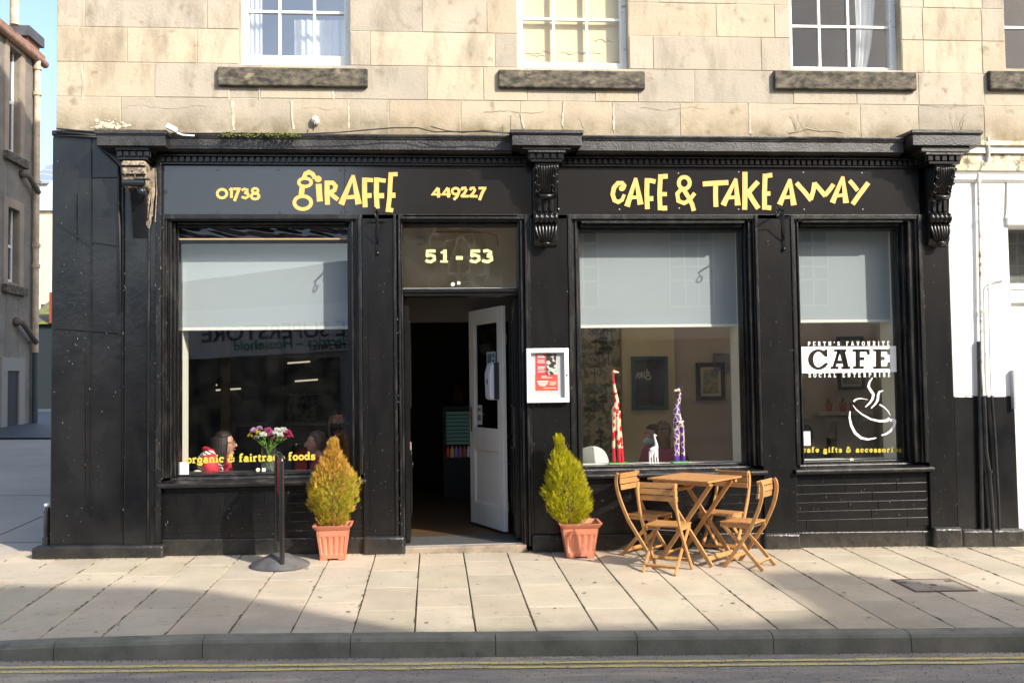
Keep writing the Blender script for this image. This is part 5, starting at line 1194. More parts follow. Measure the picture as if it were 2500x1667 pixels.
for k in range(420):
    px = r2.choice([r2.gauss(570,22), r2.gauss(655,30), r2.uniform(540,740), r2.gauss(708,14)]); p = at(px, 326, -.27+r2.uniform(0,.2)); z = 3.888+.02*(p.y+.3)+r2.uniform(0,.022)
    s = r2.uniform(.005,.013); k_ = r2.uniform(.7,1.2); b.tone = (k_, k_, k_); b.ball((p.x, p.y, z), s, s, s*.7, 5, 3)
tag(b.build('moss', mat('yellow_green_moss', (.20,.22,.04), .95, attr='tone', c2=(.12,.15,.03), vs=20)), 'clumps of yellow green moss along the left cornice', 'moss', kind='stuff')
M_twig = mat('dry_twig', (.36,.30,.22), .9, (.2,.16,.11), vs=20)
b = MB(); b.tube([at(px,py,-.22) for px,py in [(1925,326),(1950,321),(1968,314),(2000,320),(2030,319),(2048,322),(2075,327)]], [.006,.009,.011,.009,.009,.007,.003], 6)
b.tube([at(px,py,-.2) for px,py in [(1960,315),(1985,312),(2010,318)]], .005, 6); tag(b.build('dead_branch', M_twig, smooth=True), 'pale dead branch lying on the cornice above the take away sign', 'branch')
def sprig(x0, y0, n, h, sp, lab, seed):
    b = MB(); r = random.Random(seed); 
    for k in range(n):
        x = x0+r.uniform(-sp,sp)*.5; e = x+r.uniform(-sp,sp); p = at(x, y0, -.12); q = at((x+e)/2+r.uniform(-4,4), y0-h*.5, -.12); s = at(e, y0-h*r.uniform(.7,1), -.12); b.tube([p,q,s], [.003,.002,.001], 4)
        for j in range(4): t = r.uniform(.3,1); c = Vector(q).lerp(Vector(s), t); b.tube([c, c+Vector((r.uniform(-.03,.03), 0, r.uniform(.005,.03)))], [.0015,.0008], 3)
    tag(b.build('dry_weed', M_twig), lab, 'weed')
sprig(1955, 322, 9, 50, 26, 'dry twiggy weed growing above the take away sign', 4); sprig(2340, 320, 9, 45, 22, 'dry grassy weed on the right cornice block', 5); sprig(1425, 314, 3, 34, 14, 'dead stalk leaning beside the middle cornice block', 7)
# ------------------------------------------------------------ things on the window sills
def fuse(mb, name, m, parent, voxel=.009, smooth=4):
    """melt overlapping rough shapes into ONE continuous surface"""
    o = mb.build(name, m, None, fixn=True)
    md = o.modifiers.new('r', 'REMESH'); md.mode = 'VOXEL'; md.voxel_size = voxel; md.use_smooth_shade = True
    sm = o.modifiers.new('s', 'SMOOTH'); sm.iterations = smooth; sm.factor = .5
    dg = bpy.context.evaluated_depsgraph_get(); me = bpy.data.meshes.new_from_object(o.evaluated_get(dg)); old = o.data
    o.modifiers.clear(); o.data = me; bpy.data.meshes.remove(old); me.name = name
    if not me.materials: me.materials.append(m)
    o.parent = parent; return o
def cellmat(name, spot, basec, scale, edge, mode, zsolid):
    m = mat(name, basec, .4); n = m.node_tree.nodes; l = m.node_tree.links; b = n['Principled BSDF']
    tc = n.new('ShaderNodeTexCoord'); v = n.new('ShaderNodeTexVoronoi'); v.feature = mode; v.inputs['Scale'].default_value = scale
    mp = n.new('ShaderNodeMapping'); mp.inputs['Scale'].default_value = (1, 1, .72); l.new(tc.outputs['Object'], mp.inputs[0]); l.new(mp.outputs[0], v.inputs['Vector'])
    r = n.new('ShaderNodeMapRange'); r.inputs[1].default_value = edge; r.inputs[2].default_value = edge+.02
    if mode == 'F1': r.inputs[3].default_value = 1; r.inputs[4].default_value = 0
    l.new(v.outputs['Distance'], r.inputs[0])
    sp = n.new('ShaderNodeSeparateXYZ'); l.new(tc.outputs['Object'], sp.inputs[0]); z = n.new('ShaderNodeMapRange'); z.inputs[1].default_value = zsolid; z.inputs[2].default_value = zsolid+.004; z.inputs[3].default_value = 1; z.inputs[4].default_value = 0
    l.new(sp.outputs[2], z.inputs[0]); mx = n.new('ShaderNodeMath'); mx.operation = 'MAXIMUM'; l.new(r.outputs[0], mx.inputs[0]); l.new(z.outputs[0], mx.inputs[1])
    x = n.new('ShaderNodeMix'); x.data_type = 'RGBA'; x.inputs[6].default_value = (*basec, 1); x.inputs[7].default_value = (*spot, 1); l.new(mx.outputs[0], x.inputs[0]); l.new(x.outputs[2], b.inputs['Base Color']); return m
M_gcream = mat('cream_enamel', (.78,.63,.42), .4); M_gbase = mat('green_base_paint', (.13,.40,.12), .5)
def giraffe(lab, basepx, Y, chains, m, head, base, ex):
    bp = at(basepx[0], basepx[1], Y); o = empty('giraffe_statue', (bp.x, Y, .757), 0, lab, 'statue', 'painted wooden giraffe statues on the window sill')
    K = 1/3.92/(FPX/(CAMD+Y))
    L = lambda u, v, dy=0: Vector(((u-basepx[2])*K, dy, max(.0, (basepx[3]-v)*K)))
    b = MB()
    for ch in chains: b.tube([L(u, v, d*K) for u, v, d, r in ch], [r*K*.95 for u, v, d, r in ch], 12); [b.ball(L(u, v, d*K), r*K*.95, n=10, m=6) for u, v, d, r in ch[1:-1]]
    fuse(b, 'body', m, o, .004, 3)
    hb = MB(); (hx_, hy_, ln_, s) = head; c = L(hx_, hy_)
    hb.ball(c, ln_*.30*K, ln_*.24*K, ln_*.26*K); hb.ball(c+Vector((s*ln_*.42*K, 0, -.06*ln_*K)), ln_*.24*K, ln_*.17*K, ln_*.17*K); hb.ball(c+Vector((s*ln_*.2*K,0,-.03*ln_*K)), ln_*.26*K, ln_*.19*K, ln_*.2*K)
    fuse(hb, 'head', M_gcream if ex else m, o, .003, 2)
    e = MB(); 
    for sy in (-1, 1):
        p = c+Vector((-s*ln_*.2*K, sy*ln_*.16*K, ln_*.12*K)); e.tube([p, p+Vector((-s*ln_*.34*K, sy*.01, ln_*.04*K))], [ln_*.10*K, .001], 6)
    e.build('ear', m, o, smooth=True)
    h = MB(); [h.tube([c+Vector((-s*ln_*.08*K+sx*ln_*.07*K, sx*ln_*.06*K, ln_*.2*K)), c+Vector((-s*ln_*.08*K+sx*ln_*.08*K, sx*ln_*.06*K, ln_*.52*K))], [ln_*.055*K]*2, 8) for sx in (-1, 1)]; h.build('horn', ex or m, o, smooth=60)
    if base: b = MB(); b.box(-base*K, base*K, -.06, .05, .0, .016); b.build('base', M_gbase, o, bevel=.003)
    return o
M_gred = cellmat('red_spotted_enamel', (.55,.015,.03), (.78,.60,.40), 23, .47, 'F1', .16); M_gpur = cellmat('purple_cell_enamel', (.10,.03,.33), (.78,.63,.42), 24, .085, 'DISTANCE_TO_EDGE', .07)
M_sred = mat('red_enamel', (.55,.015,.03), .4); M_spur = mat('purple_enamel', (.10,.03,.33), .4)
giraffe('tall red and cream spotted wooden giraffe', (1511,1136,517,1390), .45, [
  [(472,1388,0,17),(470,1150,0,17),(476,980,0,20),(490,880,0,36)], [(520,1388,-20,18),(512,1150,-18,17),(512,1000,-8,20),(508,890,0,36)], [(556,1388,10,20),(540,1150,5,19),(526,980,0,22),(510,880,0,36)],
  [(486,930,0,30),(490,870,0,36),(506,800,0,30),(498,720,0,20),(485,640,0,15),(477,560,0,12),(476,515,0,12)]], M_gred, (490,502,66,1), 95, M_sred)
giraffe('purple and cream patterned wooden giraffe', (1660,1134,1120,1386), .45, [
  [(1082,1384,0,20),(1085,1200,0,20),(1085,1060,0,24),(1100,970,0,46)], [(1108,1384,15,16),(1108,1200,12,16),(1105,1060,5,22),(1110,980,0,44)], [(1157,1384,0,20),(1152,1200,0,19),(1148,1060,0,24),(1130,985,0,44)],
  [(1112,1010,0,52),(1100,950,0,46),(1098,880,0,36),(1112,810,0,26),(1128,750,0,19),(1134,705,0,16)]], M_gpur, (1122,684,74,-1), 80, M_spur)
M_gw = mat('white_enamel_figure', (.80,.80,.82), .4)
giraffe('small plain white wooden giraffe between the two tall ones', (1597,1137,838,1396), .38, [
  [(797,1396,0,7),(796,1330,0,9),(803,1270,0,17)], [(826,1396,6,7),(822,1330,4,9),(815,1280,0,17)], [(852,1396,-4,7),(848,1330,-3,9),(848,1270,0,17)], [(880,1396,4,7),(872,1330,0,9),(866,1260,0,17)],
  [(806,1268,0,24),(835,1252,0,26),(862,1235,0,24),(862,1195,0,15),(850,1150,0,11),(845,1122,0,10)]], M_gw, (852,1120,34,1), 0, None)
# vase of cut flowers on the left sill
vp_ = at(656,1157,.42); va = empty('flower_vase', (vp_.x, .42, .757), 0, 'square glass vase of pink white and yellow flowers on the window sill', 'vase')
VH = .235; vw = .06
b = MB(); 
for s in (-1,1): b.box(s*vw-.0015, s*vw+.0015, -vw, vw, .0, VH); b.box(-vw+.002, vw-.002, s*vw-.0015, s*vw+.0015, 0, VH)
b.box(-vw, vw, -vw, vw, 0, .012); b.build('glass_vase', glass('vase_glass', refl=1.2, tint=(.97,.98,.96), dirt=.16), va)  # dirt here is brightness painted into the glass as diffuse white
b = MB(); b.box(-vw+.004, vw-.004, -vw+.004, vw-.004, .0125, .165); b.build('water', glass('water', refl=.8, tint=(.92,.95,.84), ior=1.33, dirt=.4), va)  # water whitened the same way so it looks lit
r2 = random.Random(11); st = MB(); lv = MB(); heads = []
for k, (px, py, col, rr) in enumerate([(620,1052,0,.036),(611,1063,1,.028),(634,1046,0,.03),(631,1056,1,.024),(643,1062,2,.036),(627,1068,2,.028),(655,1052,3,.04),(664,1060,3,.036),(672,1057,2,.03),(690,1052,2,.044),(684,1062,2,.03),(703,1056,4,.034),(708,1064,4,.03),(694,1068,4,.028),(668,1070,3,.026),(676,1049,2,.026)]):
    q = at(px, py, .42+r2.uniform(-.07,.06)); e = q-Vector(va.location); f0 = Vector((-e.x*.35+r2.uniform(-.01,.01), r2.uniform(-.03,.03), .02)); n_ = Vector((e.x*.18, e.y*.3, VH-.01))
    st.tube([f0, n_, n_.lerp(e, .5)+Vector((0,0,.01)), e], [.0035,.0035,.003,.003], 5); heads.append((e, col, rr))
    for j in range(4):
        c = n_.lerp(e, r2.uniform(.1,.75)); d = Vector((r2.uniform(-1,1), r2.uniform(-1,1), r2.uniform(-.2,.7))).normalized()*r2.uniform(.03,.055); s_ = d.cross(Vector((r2.random(),r2.random(),1))).normalized()*.011; lv.add([c, c+d*.5+s_, c+d, c+d*.5-s_], [(0,1,2,3)])
M_stem = mat('flower_stem', (.16,.30,.04), .6); st.build('stem', M_stem, va, smooth=True); lv.build('leaf', mat('flower_leaf', (.17,.28,.05), .6), va, fixn=False)
FC = [(.74,.50,.70),(.88,.70,.02),(.90,.90,.86),(.72,.14,.42),(.74,.06,.25)]
for e, col, rr in heads:
    b = MB(); 
    for j in range(120):
        z = r2.uniform(-.25,1); a = r2.uniform(0,6.28); s = math.sqrt(max(0,1-z*z)); d = Vector((s*math.cos(a), s*math.sin(a), z)); L = rr*r2.uniform(.75,1.05); t = d.cross(Vector((r2.random()-.5, r2.random()-.5, r2.random()-.5))).normalized()*rr*.15
        b.add([e+d*L*.25-t*.4, e+d*L*.25+t*.4, e+d*L+t, e+d*L*1.12, e+d*L-t], [(0,1,2,3,4)])
    b.build('flower_head', translucent(mat('petal_%s' % ['lilac','yellow','white','magenta','crimson'][col], FC[col], .6), .4) if 'petal_%s' % ['lilac','yellow','white','magenta','crimson'][col] not in MATS else MATS['petal_%s' % ['lilac','yellow','white','magenta','crimson'][col]], va, fixn=False)
# ------------------------------------------------------------ people inside
M_skin = mat('skin', (.50,.27,.19), .5, (.46,.23,.16), vs=20); M_eye = mat('eye_white', (.6,.58,.55), .3); M_pup = mat('eye_dark', (.02,.015,.01), .2); M_lip = mat('lips', (.36,.10,.09), .5)
def person(lab, hpx, hpy, Y, face, hair, top, arms, extra=None, floor_sit=True, tilt=0, skin=None, group=None, mask=None, glasses=False, longhair=0, pony=False, bottoms=None, hv=(0,.04,-.08)):
    """face = heading in degrees (0 = +x, 90 = into the building); head centre at the photo point on plane Y"""
    hp = at(hpx, hpy, Y); rz = R(face-90)
    hv = Vector(hv); off = Vector((0,.07,.70))+hv; off.rotate(Euler((0,0,rz)))
    o = empty('person', hp-off, rz, lab, 'person', group); sk_ = skin or M_skin
    C = lambda *p: Vector(p)
    b = MB()
    tors = [(C(0,.0,-.02),.13),(C(0,.0,.12),.125),(C(0,.02,.28),.135),(C(0,.03,.40),.125),(C(0,.035,.47),.075),(C(0,.045,.53)+hv*.45,.052),(C(0,.06,.60)+hv*.9,.05)]
    b.tube([p for p, r in tors], [r for p, r in tors], 16)
    for s in (-1, 1): b.ball((s*.10,.01,.33), .085,.10,.11); b.ball((s*.155,.025,.435), .062,.065,.055); b.ball((s*.09,-.0,-.02), .10,.12,.10)
    def fn(v, q):
        z = v.z; k = 1-.30*max(0,-z)**1.4; return Vector((q.x*k, q.y*(1 if v.y < 0 else .96)+(.012*max(0,-z)), q.z))
    h_i = len(b.v); b.ball((0,.07,.70), .075,.096,.118, 20, 14, fn)
    b.tube([(0,.160,.722),(0,.178,.694),(0,.186,.678),(0,.168,.668)], [.008,.011,.014,.008], 8); b.ball((0,.135,.605), .032,.03,.022)
    for s in (-1,1): b.ball((s*.075,.062,.695), .012,.02,.03, 8, 6)
    def shift(q, i0=0):
        q.v = q.v[:i0]+[(p[0]+hv.x, p[1]+hv.y, p[2]+hv.z) for p in q.v[i0:]]; return q
    shift(b, h_i)
    cl = MB(); ctors = [(p, r+.014) for p, r in tors[:5]]; cl.tube([p for p, r in ctors], [r for p, r in ctors], 16)
    for s in (-1, 1): cl.ball((s*.10,.01,.33), .10,.115,.12); cl.ball((s*.158,.025,.435), .075,.078,.066)
    for s, (el, wr) in zip((-1, 1), arms):
        sh = C(s*.175,.025,.43); el = C(*el); wr = C(*wr)
        b.tube([sh, sh.lerp(el,.5), el, el.lerp(wr,.4), wr], [.052,.046,.038,.036,.025], 12); cl.tube([sh, sh.lerp(el,.5), el, el.lerp(wr,.5), wr.lerp(el,.12)], [.066,.062,.054,.05,.042], 12); cl.ball(el, .055)
        d = (wr-el).normalized(); sd = d.cross(C(0,0,1)).normalized() if abs(d.z) < .9 else C(1,0,0); nn = sd.cross(d)
        b.tube([wr, wr+d*.04, wr+d*.085], [.024,.03,.024], 8); b.ball(wr+d*.05, .032)
        for k in range(4):
            u = (k-1.5)*.017; L = (.07,.08,.076,.06)[k]; p = wr+d*.085+sd*u; b.tube([p-d*.02, p+d*L*.5-nn*.006, p+d*L-nn*.024], [.0095,.009,.0075], 6)
        p = wr+d*.03+sd*s*-.026; b.tube([p, p+sd*-s*.026+d*.03-nn*.01, p+sd*-s*.03+d*.06-nn*.02], [.012,.0105,.009], 6)
    lg = MB()
    for s in (-1, 1):
        hip = C(s*.095,.0,-.03); kn = C(s*.12,.43,-.01); an = C(s*.12,.40,-.42); b.tube([hip, hip.lerp(kn,.5), kn, kn.lerp(an,.4), an, an+C(0,.0,-.05)], [.085,.075,.055,.052,.036,.036], 12); b.tube([an+C(0,-.04,-.05), an+C(0,.08,-.06), an+C(0,.16,-.07)], [.036,.036,.024], 10)
        lg.tube([hip, hip.lerp(kn,.5), kn, kn.lerp(an,.4), an.lerp(kn,.08)], [.105,.09,.069,.064,.055], 12); lg.ball(kn, .07)
    lg.tube([(0,0,.06),(0,.0,-.04)], [.155,.15], 16)
    fuse(b, 'body', sk_, o, .008, 3); fuse(cl, 'top', top, o, .011, 4); fuse(lg, 'trousers', bottoms or mat('dark_trousers', (.02,.022,.03), .8), o, .012, 4)
    # hair: a cap of overlapping locks
    h = MB()
    def hf(v, q):
        k = 1.0+.05*math.sin(v.x*17+v.z*9)*math.sin(v.y*13); 
        if v.y > .25 and v.z < .45: k *= .80
        if v.z < -.35 and v.y > -.2: k *= .8
        return q*k
    h.ball((0,.055,.722), .088,.104,.118, 20, 14, hf)
    if longhair:
        for k in range(15):
            a = R(160+220*k/14-0) if k else R(160); x = .08*math.cos(a); y = .045+.085*math.sin(a); r3 = random.Random(k+hash(hpx) % 7)
            h.tube([(x*.8,y,.77),(x*1.08,y,.70),(x*1.16,y-.008,.62),(x*1.2+r3.uniform(-.01,.01),y+.004,.70-longhair)], [.03,.033,.032,.014], 8)
    if pony:
        h.ball((0,-.055,.72), .04,.03,.035); h.tube([(0,-.05,.71),(0.01,-.085,.66),(.015,-.085,.56),(.02,-.06,.44)], [.03,.045,.045,.012], 10)
        for k in range(7): x = -.05+.1*k/6; h.tube([(x,-.02,.80),(x*.9,-.055,.72),(x*.9+.01,-.075,.6),(x*.8+.02,-.06,.47)], [.02,.024,.022,.006], 8)
    fuse(shift(h), 'hair', hair, o, .007, 2)
    if pony: q = MB(); q_ = 1; q.tube([(-.07,-.04,.742),(-.035,-.062,.75),(0,-.072,.752),(.035,-.062,.75),(.07,-.04,.742)], .009, 6); shift(q).build('hair_band', M_pup, o, smooth=True)
    e = MB(); pu = MB(); lp = MB()
    for s in (-1, 1): e.ball((s*.031,.147,.716), .013,.011,.009); pu.ball((s*.031,.1575,.716), .0055,.004,.006); pu.tube([(s*.048,.148,.735),(s*.031,.160,.741),(s*.014,.160,.737)], .0035, 5)
    [shift(q) for q in (e, pu)]; e.build('eye', M_eye, o, smooth=True); pu.build('pupil', M_pup, o, smooth=True)
    if mask is None: lp.tube([(-.022,.158,.640),(0,.170,.642),(.022,.158,.640)], [.003,.008,.003], 6); shift(lp).build('mouth', M_lip, o, smooth=True)
    else:
        mk = MB(); mk.ball((0,.075,.645), .078,.112,.068, 18, 12, lambda v, q: q if v.y > -.1 else Vector((q.x, q.y*.3, q.z))); shift(mk).build('face_mask', mask, o, smooth=True)
        mk = MB(); [mk.tube([(s*.07,.10,.66),(s*.082,.06,.70)], .002, 4) for s in (-1,1)]; shift(mk).build('ear_loop', mask, o)
    if glasses:
        g = MB()
        for s in (-1, 1): g.tube([(s*.032+.022*math.cos(t), .172-.012*abs(math.cos(t))*0, .715+.019*math.sin(t)) for t in [i*.42 for i in range(16)]], .0028, 5); g.tube([(s*.054,.168,.72),(s*.078,.10,.718),(s*.078,.06,.712)], .0025, 5)
        g.tube([(-.01,.174,.72),(.01,.174,.72)], .0025, 5); shift(g).build('glasses', M_pup, o)
    if extra: extra(o)
    return o
def stripes(name, c1, c2, freq):
    m = mat(name, c1, .85); n = m.node_tree.nodes; l = m.node_tree.links; tc = n.new('ShaderNodeTexCoord'); w_ = n.new('ShaderNodeTexWave'); w_.bands_direction = 'Z'; w_.inputs['Scale'].default_value = freq; w_.inputs['Distortion'].default_value = .6
    r = n.new('ShaderNodeMapRange'); r.inputs[1].default_value = .64; r.inputs[2].default_value = .70; x = n.new('ShaderNodeMix'); x.data_type = 'RGBA'; x.inputs[6].default_value = (*c1,1); x.inputs[7].default_value = (*c2,1)
    mp = n.new('ShaderNodeMapping'); mp.inputs['Rotation'].default_value = (.5,0,0); l.new(tc.outputs['Object'], mp.inputs[0]); l.new(mp.outputs[0], w_.inputs['Vector']); l.new(w_.outputs['Fac'], r.inputs[0]); l.new(r.outputs[0], x.inputs[0]); l.new(x.outputs[2], n['Principled BSDF'].inputs['Base Color']); return m
def scarf(o):
    b = MB(); b.tube([(-.09,.05,.48),(-.06,.13,.45),(.0,.155,.44),(.07,.12,.46),(.09,.03,.48),(.0,-.03,.50),(-.09,.05,.48)], .034, 10); b.tube([(.0,.16,.44),(-.01,.18,.36),(-.02,.19,.26),(-.02,.19,.12)], [.05,.055,.06,.05], 10)
    fuse(b, 'scarf', mat('red_scarf', (.55,.02,.04), .7, (.40,.012,.03), vs=14), o, .008, 3)
    b = MB(); b.tube([(.185,.03,.44),(.22,.05,.34),(.235,.075,.24)], [.080,.079,.072], 12); b.build('red_sleeve', mat('red_sleeve', (.62,.03,.05), .7), o, smooth=True)
person('seated woman in striped jumper with red scarf and glasses behind the flower window', 549,1083,.98, 8, mat('dark_brown_hair', (.014,.008,.006), .65, (.008,.005,.004), vs=40, stretch=(1,1,.1)), stripes('black_white_stripes', (.78,.77,.75), (.03,.03,.035), 11),
    [((-.24,.08,.2),(-.1,.33,.12)),((.235,.09,.18),(.21,.34,.06))], scarf, glasses=True, longhair=.19, hv=(0,.10,-.15))
person('older woman with short grey brown hair seated facing left behind the gold conifer', 771,1082,1.0, 176, mat('grey_brown_hair', (.16,.10,.065), .6, (.09,.06,.04), vs=40), mat('crimson_top', (.36,.02,.035), .8),
    [((-.23,.08,.18),(-.06,.28,.2)),((.23,.1,.2),(.05,.3,.22))], longhair=.0)
person('dark haired woman in black face mask at the back behind the gold conifer', 823,1028,2.3, -78, mat('black_brown_hair', (.025,.016,.013), .5), mat('dark_brown_clothes', (.05,.03,.022), .85),
    [((-.23,.06,.2),(-.2,.2,.05)),((.23,.06,.2),(.2,.2,.05))], mask=mat('black_mask', (.02,.02,.025), .8), longhair=.25)
person('woman seen from behind with brown ponytail and maroon top in the giraffe window', 1619,1056,1.32, 78, mat('brown_hair', (.16,.075,.03), .5, (.09,.04,.016), vs=30, stretch=(1,1,.1)), mat('maroon_top', (.22,.03,.055), .85),
    [((-.25,.06,.2),(-.2,.24,.08)),((.25,.06,.2),(.2,.24,.08))], pony=True)
person('masked woman with dark hair and a mustard cardigan beside the ponytailed woman', 1592,1064,1.62, 200, mat('dark_hair', (.035,.022,.018), .5), mat('mustard_knit', (.42,.25,.03), .85, (.16,.10,.03), vs=70, sharp=(.45,.55)),
    [((-.24,.05,.18),(-.1,.26,.1)),((.24,.04,.18),(.16,.2,.02))], mask=mat('pale_blue_mask', (.45,.58,.60), .8), longhair=.0)
person('dark silhouette of a person from behind low in the narrow window', 1966,1066,1.15, 80, mat('black_hair', (.015,.012,.011), .5), mat('black_top', (.018,.018,.02), .85), [((-.24,.06,.2),(-.2,.24,.08)),((.24,.06,.2),(.2,.24,.08))], bottoms=mat('black_skirt', (.018,.018,.02), .85))
# ------------------------------------------------------------ furniture and pictures inside
M_uph = mat('pale_grey_upholstery', (.62,.65,.62), .75, (.58,.60,.58), vs=6)
def tub(px0, px1, pyt, pyb, Y, lab, m=M_uph):
    p = at(px0, pyb, Y); q = at(px1, pyt, Y); c = ((p.x+q.x)/2, Y+.28, .06); W2 = (q.x-p.x)/2; h = q.z-.06
    o = empty('tub_chair', c, 0, lab, 'armchair'); b = MB(); n = 20; vs = []; fs = []
    for r_, dz in ((W2, 0), (W2-.06, -.01)):
        for i in range(n+1):
            a = R(180+180*i/n); t = h*(.62+.38*math.sin(math.pi*i/n)**.7)
            vs += [(r_*math.cos(a), .28*math.sin(a)*r_/W2, .3), (r_*math.cos(a), .28*math.sin(a)*r_/W2, t+dz)]
    for i in range(n):
        a = 2*i; e = 2*(n+1)+a; fs += [(a,a+2,a+3,a+1),(e+1,e+3,e+2,e),(a+1,a+3,e+3,e+1)]
    b.add(vs, fs); b.build('backrest', m, o, bevel=.012, smooth=50)
    b = MB(); b.lathe([(W2-.05,.3),(W2-.03,.36),(W2-.05,.43),(W2*.6,.45)], (0,0,0), 20); b.build('seat', m, o, smooth=40)
    for sx in (-1,1):
        for sy in (-1,1): b = MB(); b.tube([(sx*W2*.6,sy*.15,.0),(sx*W2*.5,sy*.13,.3)], [.014,.02], 8); b.build('leg', M_dark, o)
tub(1395,1497,1087,1140,.72,'pale curved tub armchair low in the left of the giraffe window'); tub(452,507,1146,1165,.66,'cream curved chair back low in the left corner of the flower window', mat('cream_upholstery', (.62,.54,.42), .7))
def frame(px0,px1,py0,py1,Y,fw,mf,mi,name,lab,cat,mount=None):
    p = at(px0,py1,Y); q = at(px1,py0,Y); W_, H_ = q.x-p.x, q.z-p.z; o = empty(name, (p.x,Y,p.z), 0, lab, cat); b = MB()
    for (xa,xb,za,zb) in [(0,fw,0,H_),(W_-fw,W_,0,H_),(fw,W_-fw,0,fw),(fw,W_-fw,H_-fw,H_)]: b.box(xa,xb,-.03,0,za,zb)
    b.build('frame', mf, o, bevel=.004); b = MB(); b.box(fw,W_-fw,-.012,0,fw,H_-fw); b.build('board' if cat == 'blackboard' else 'mount', mount or mi, o)
    if mount: k = .035; b = MB(); b.box(fw+k,W_-fw-k,-.014,-.0121,fw+k,H_-fw-k); b.build('print', mi, o)
    return o, p
o, p = frame(1543,1629,869,1000,BY-.13,.05,mat('dark_teal_frame', (.03,.10,.12), .5),mat('slate_board', (.03,.033,.034), .8, (.05,.05,.05), vs=6),'blackboard','teal framed blackboard with mirror reversed letters on the cream wall','blackboard')
yb = BY-.13-.014; Fb = (lambda S: (lambda u, v, d: tuple(Vector(S(u, v, d))-p-Vector((0, BY-.13, 0))+Vector((0, p.y, 0)))))(S5(1380,780,3.92,yb))
b = MB(); strokes_mesh(b, [ring(795,552,24,20,10), ring(790,508,14,11,9), ([(790,492),(785,478),(775,474)], 9), ([(757,510),(757,560)], 11), ring(757,498,3,3,6,8), ([(735,505),(735,558)], 11), ring(722,516,11,11,8,10), ([(728,530),(708,558)], 9), ([(695,505),(672,562)], 10), ([(695,505),(706,560)], 10), ([(684,540),(702,540)], 7)], Fb, th=.001); b.build('mirrored_lettering', mat('mirrored_white', (.62,.62,.58), .9), o)  # mirrored letters: a reflection built as solid strokes on the board
frame(1700,1768,884,977,BY-.01,.055,mat('black_frame', (.02,.025,.03), .4),mat('colourful_print', (.10,.16,.19), .6, (.42,.30,.10), vs=14, vd=4, sharp=(.46,.56), fine=((.45,.42,.34), 11, .60)),'picture_frame','black framed colourful print with a cream mount on the taupe wall','picture',mat('cream_mount', (.6,.54,.4), .7))
frame(1742,1780,862,905,BY-.012,.006,mat('grey_card', (.34,.33,.36), .7),mat('notice_board_card', (.30,.28,.31), .7, (.2,.18,.26), vs=18),'wall_notice','small grey notice above the framed print','notice')
# fireplace corner seen through the narrow window
MY = 2.9
def bx(name, px0, px1, py0, py1, y0, y1, m, parent): p = at(px0,py1,y0); q = at(px1,py0,y0); b = MB(); b.box(p.x,q.x,y0,y1,p.z,q.z); return b.build(name, m, parent, bevel=.006)
fp = empty('fireplace', (at(2060,1100,MY).x, MY, 0), 0, 'cream painted mantelpiece with corbelled brackets behind the cafe decal', 'fireplace'); fp.location = (0,0,0)
M_mant = mat('cream_mantel', (.50,.46,.38), .6); bx('mantel_shelf', 2000,2132,1003,1015, MY, 3.3, M_mant, fp); bx('chimney_opening', 2003,2045,1016,1150,3.22,3.29, mat('dark_hearth', (.07,.06,.055), .9), fp); bx('side_panel', 2046,2105,1016,1150,3.0,3.29, M_mant, fp)
b = MB()
for px in (2035,2110): p = at(px,1016,MY+.05); b.profx([(MY+.02,p.z),(MY+.02,p.z-.06),(MY+.12,p.z-.2),(3.0,p.z-.28),(3.28,p.z-.28),(3.28,p.z)], p.x-.045, p.x+.045)
b.build('shelf_bracket', M_mant, fp)
sh_ = empty('wall_shelves', (0,0,0), 0, 'pale wall shelves at the left of the fireplace', 'shelves'); bx('shelf', 1945,1974,970,974,3.0,3.29,M_mant,sh_); bx('shelf', 1948,1976,1019,1023,3.0,3.29,M_mant,sh_); bx('upright', 1977,1998,815,1150,3.2,3.29,M_mant,sh_)
for k, (px, py, w_, hh) in enumerate([(2024,1003,16,19),(2057,1003,17,22),(2084,1003,20,22)]):
    p = at(px,py,MY+.12); s = FPX/(CAMD+MY); o = empty('plant_pot', p, 0, ['small terracotta pot with a spiky plant, first on the mantel','small terracotta pot with a low plant, middle of the mantel','paler terracotta pot with a leafy plant behind the cup decal'][k], 'plant pot', 'terracotta pots on the mantelpiece'); r_ = w_/s/2; h_ = hh/s
    b = MB(); b.lathe([(r_*.75,0),(r_*.95,h_*.78),(r_*1.1,h_*.78),(r_*1.1,h_),(r_*.9,h_),(r_*.85,h_*.8)], (0,0,0), 16); b.build('pot', mat('orange_terracotta', (.42,.12,.04), .7), o, smooth=40); b = MB(); r2 = random.Random(k)
    for j in range(14): a = r2.uniform(0,6.28); l_ = h_*r2.uniform(.4,1.0); e = Vector((math.cos(a)*r_*.9, math.sin(a)*r_*.9, h_+l_)); s_ = Vector((-math.sin(a), math.cos(a), 0))*.012; b.add([Vector((0,0,h_))-s_, Vector((0,0,h_))+s_, e], [(0,1,2)])
    b.build('plant', M_weed, o, fixn=False)
frame(2045,2106,820,951,3.29,.04,mat('dark_frame', (.05,.05,.045), .5),mat('pale_sketch', (.35,.35,.30), .7, (.12,.13,.11), vs=5),'picture_frame','dark framed pale picture above the mantelpiece','picture',mat('grey_mount', (.4,.4,.36), .7))
bx('pale_door_jamb', 2150,2187,790,1150,3.15,3.29,M_mant,cafe)
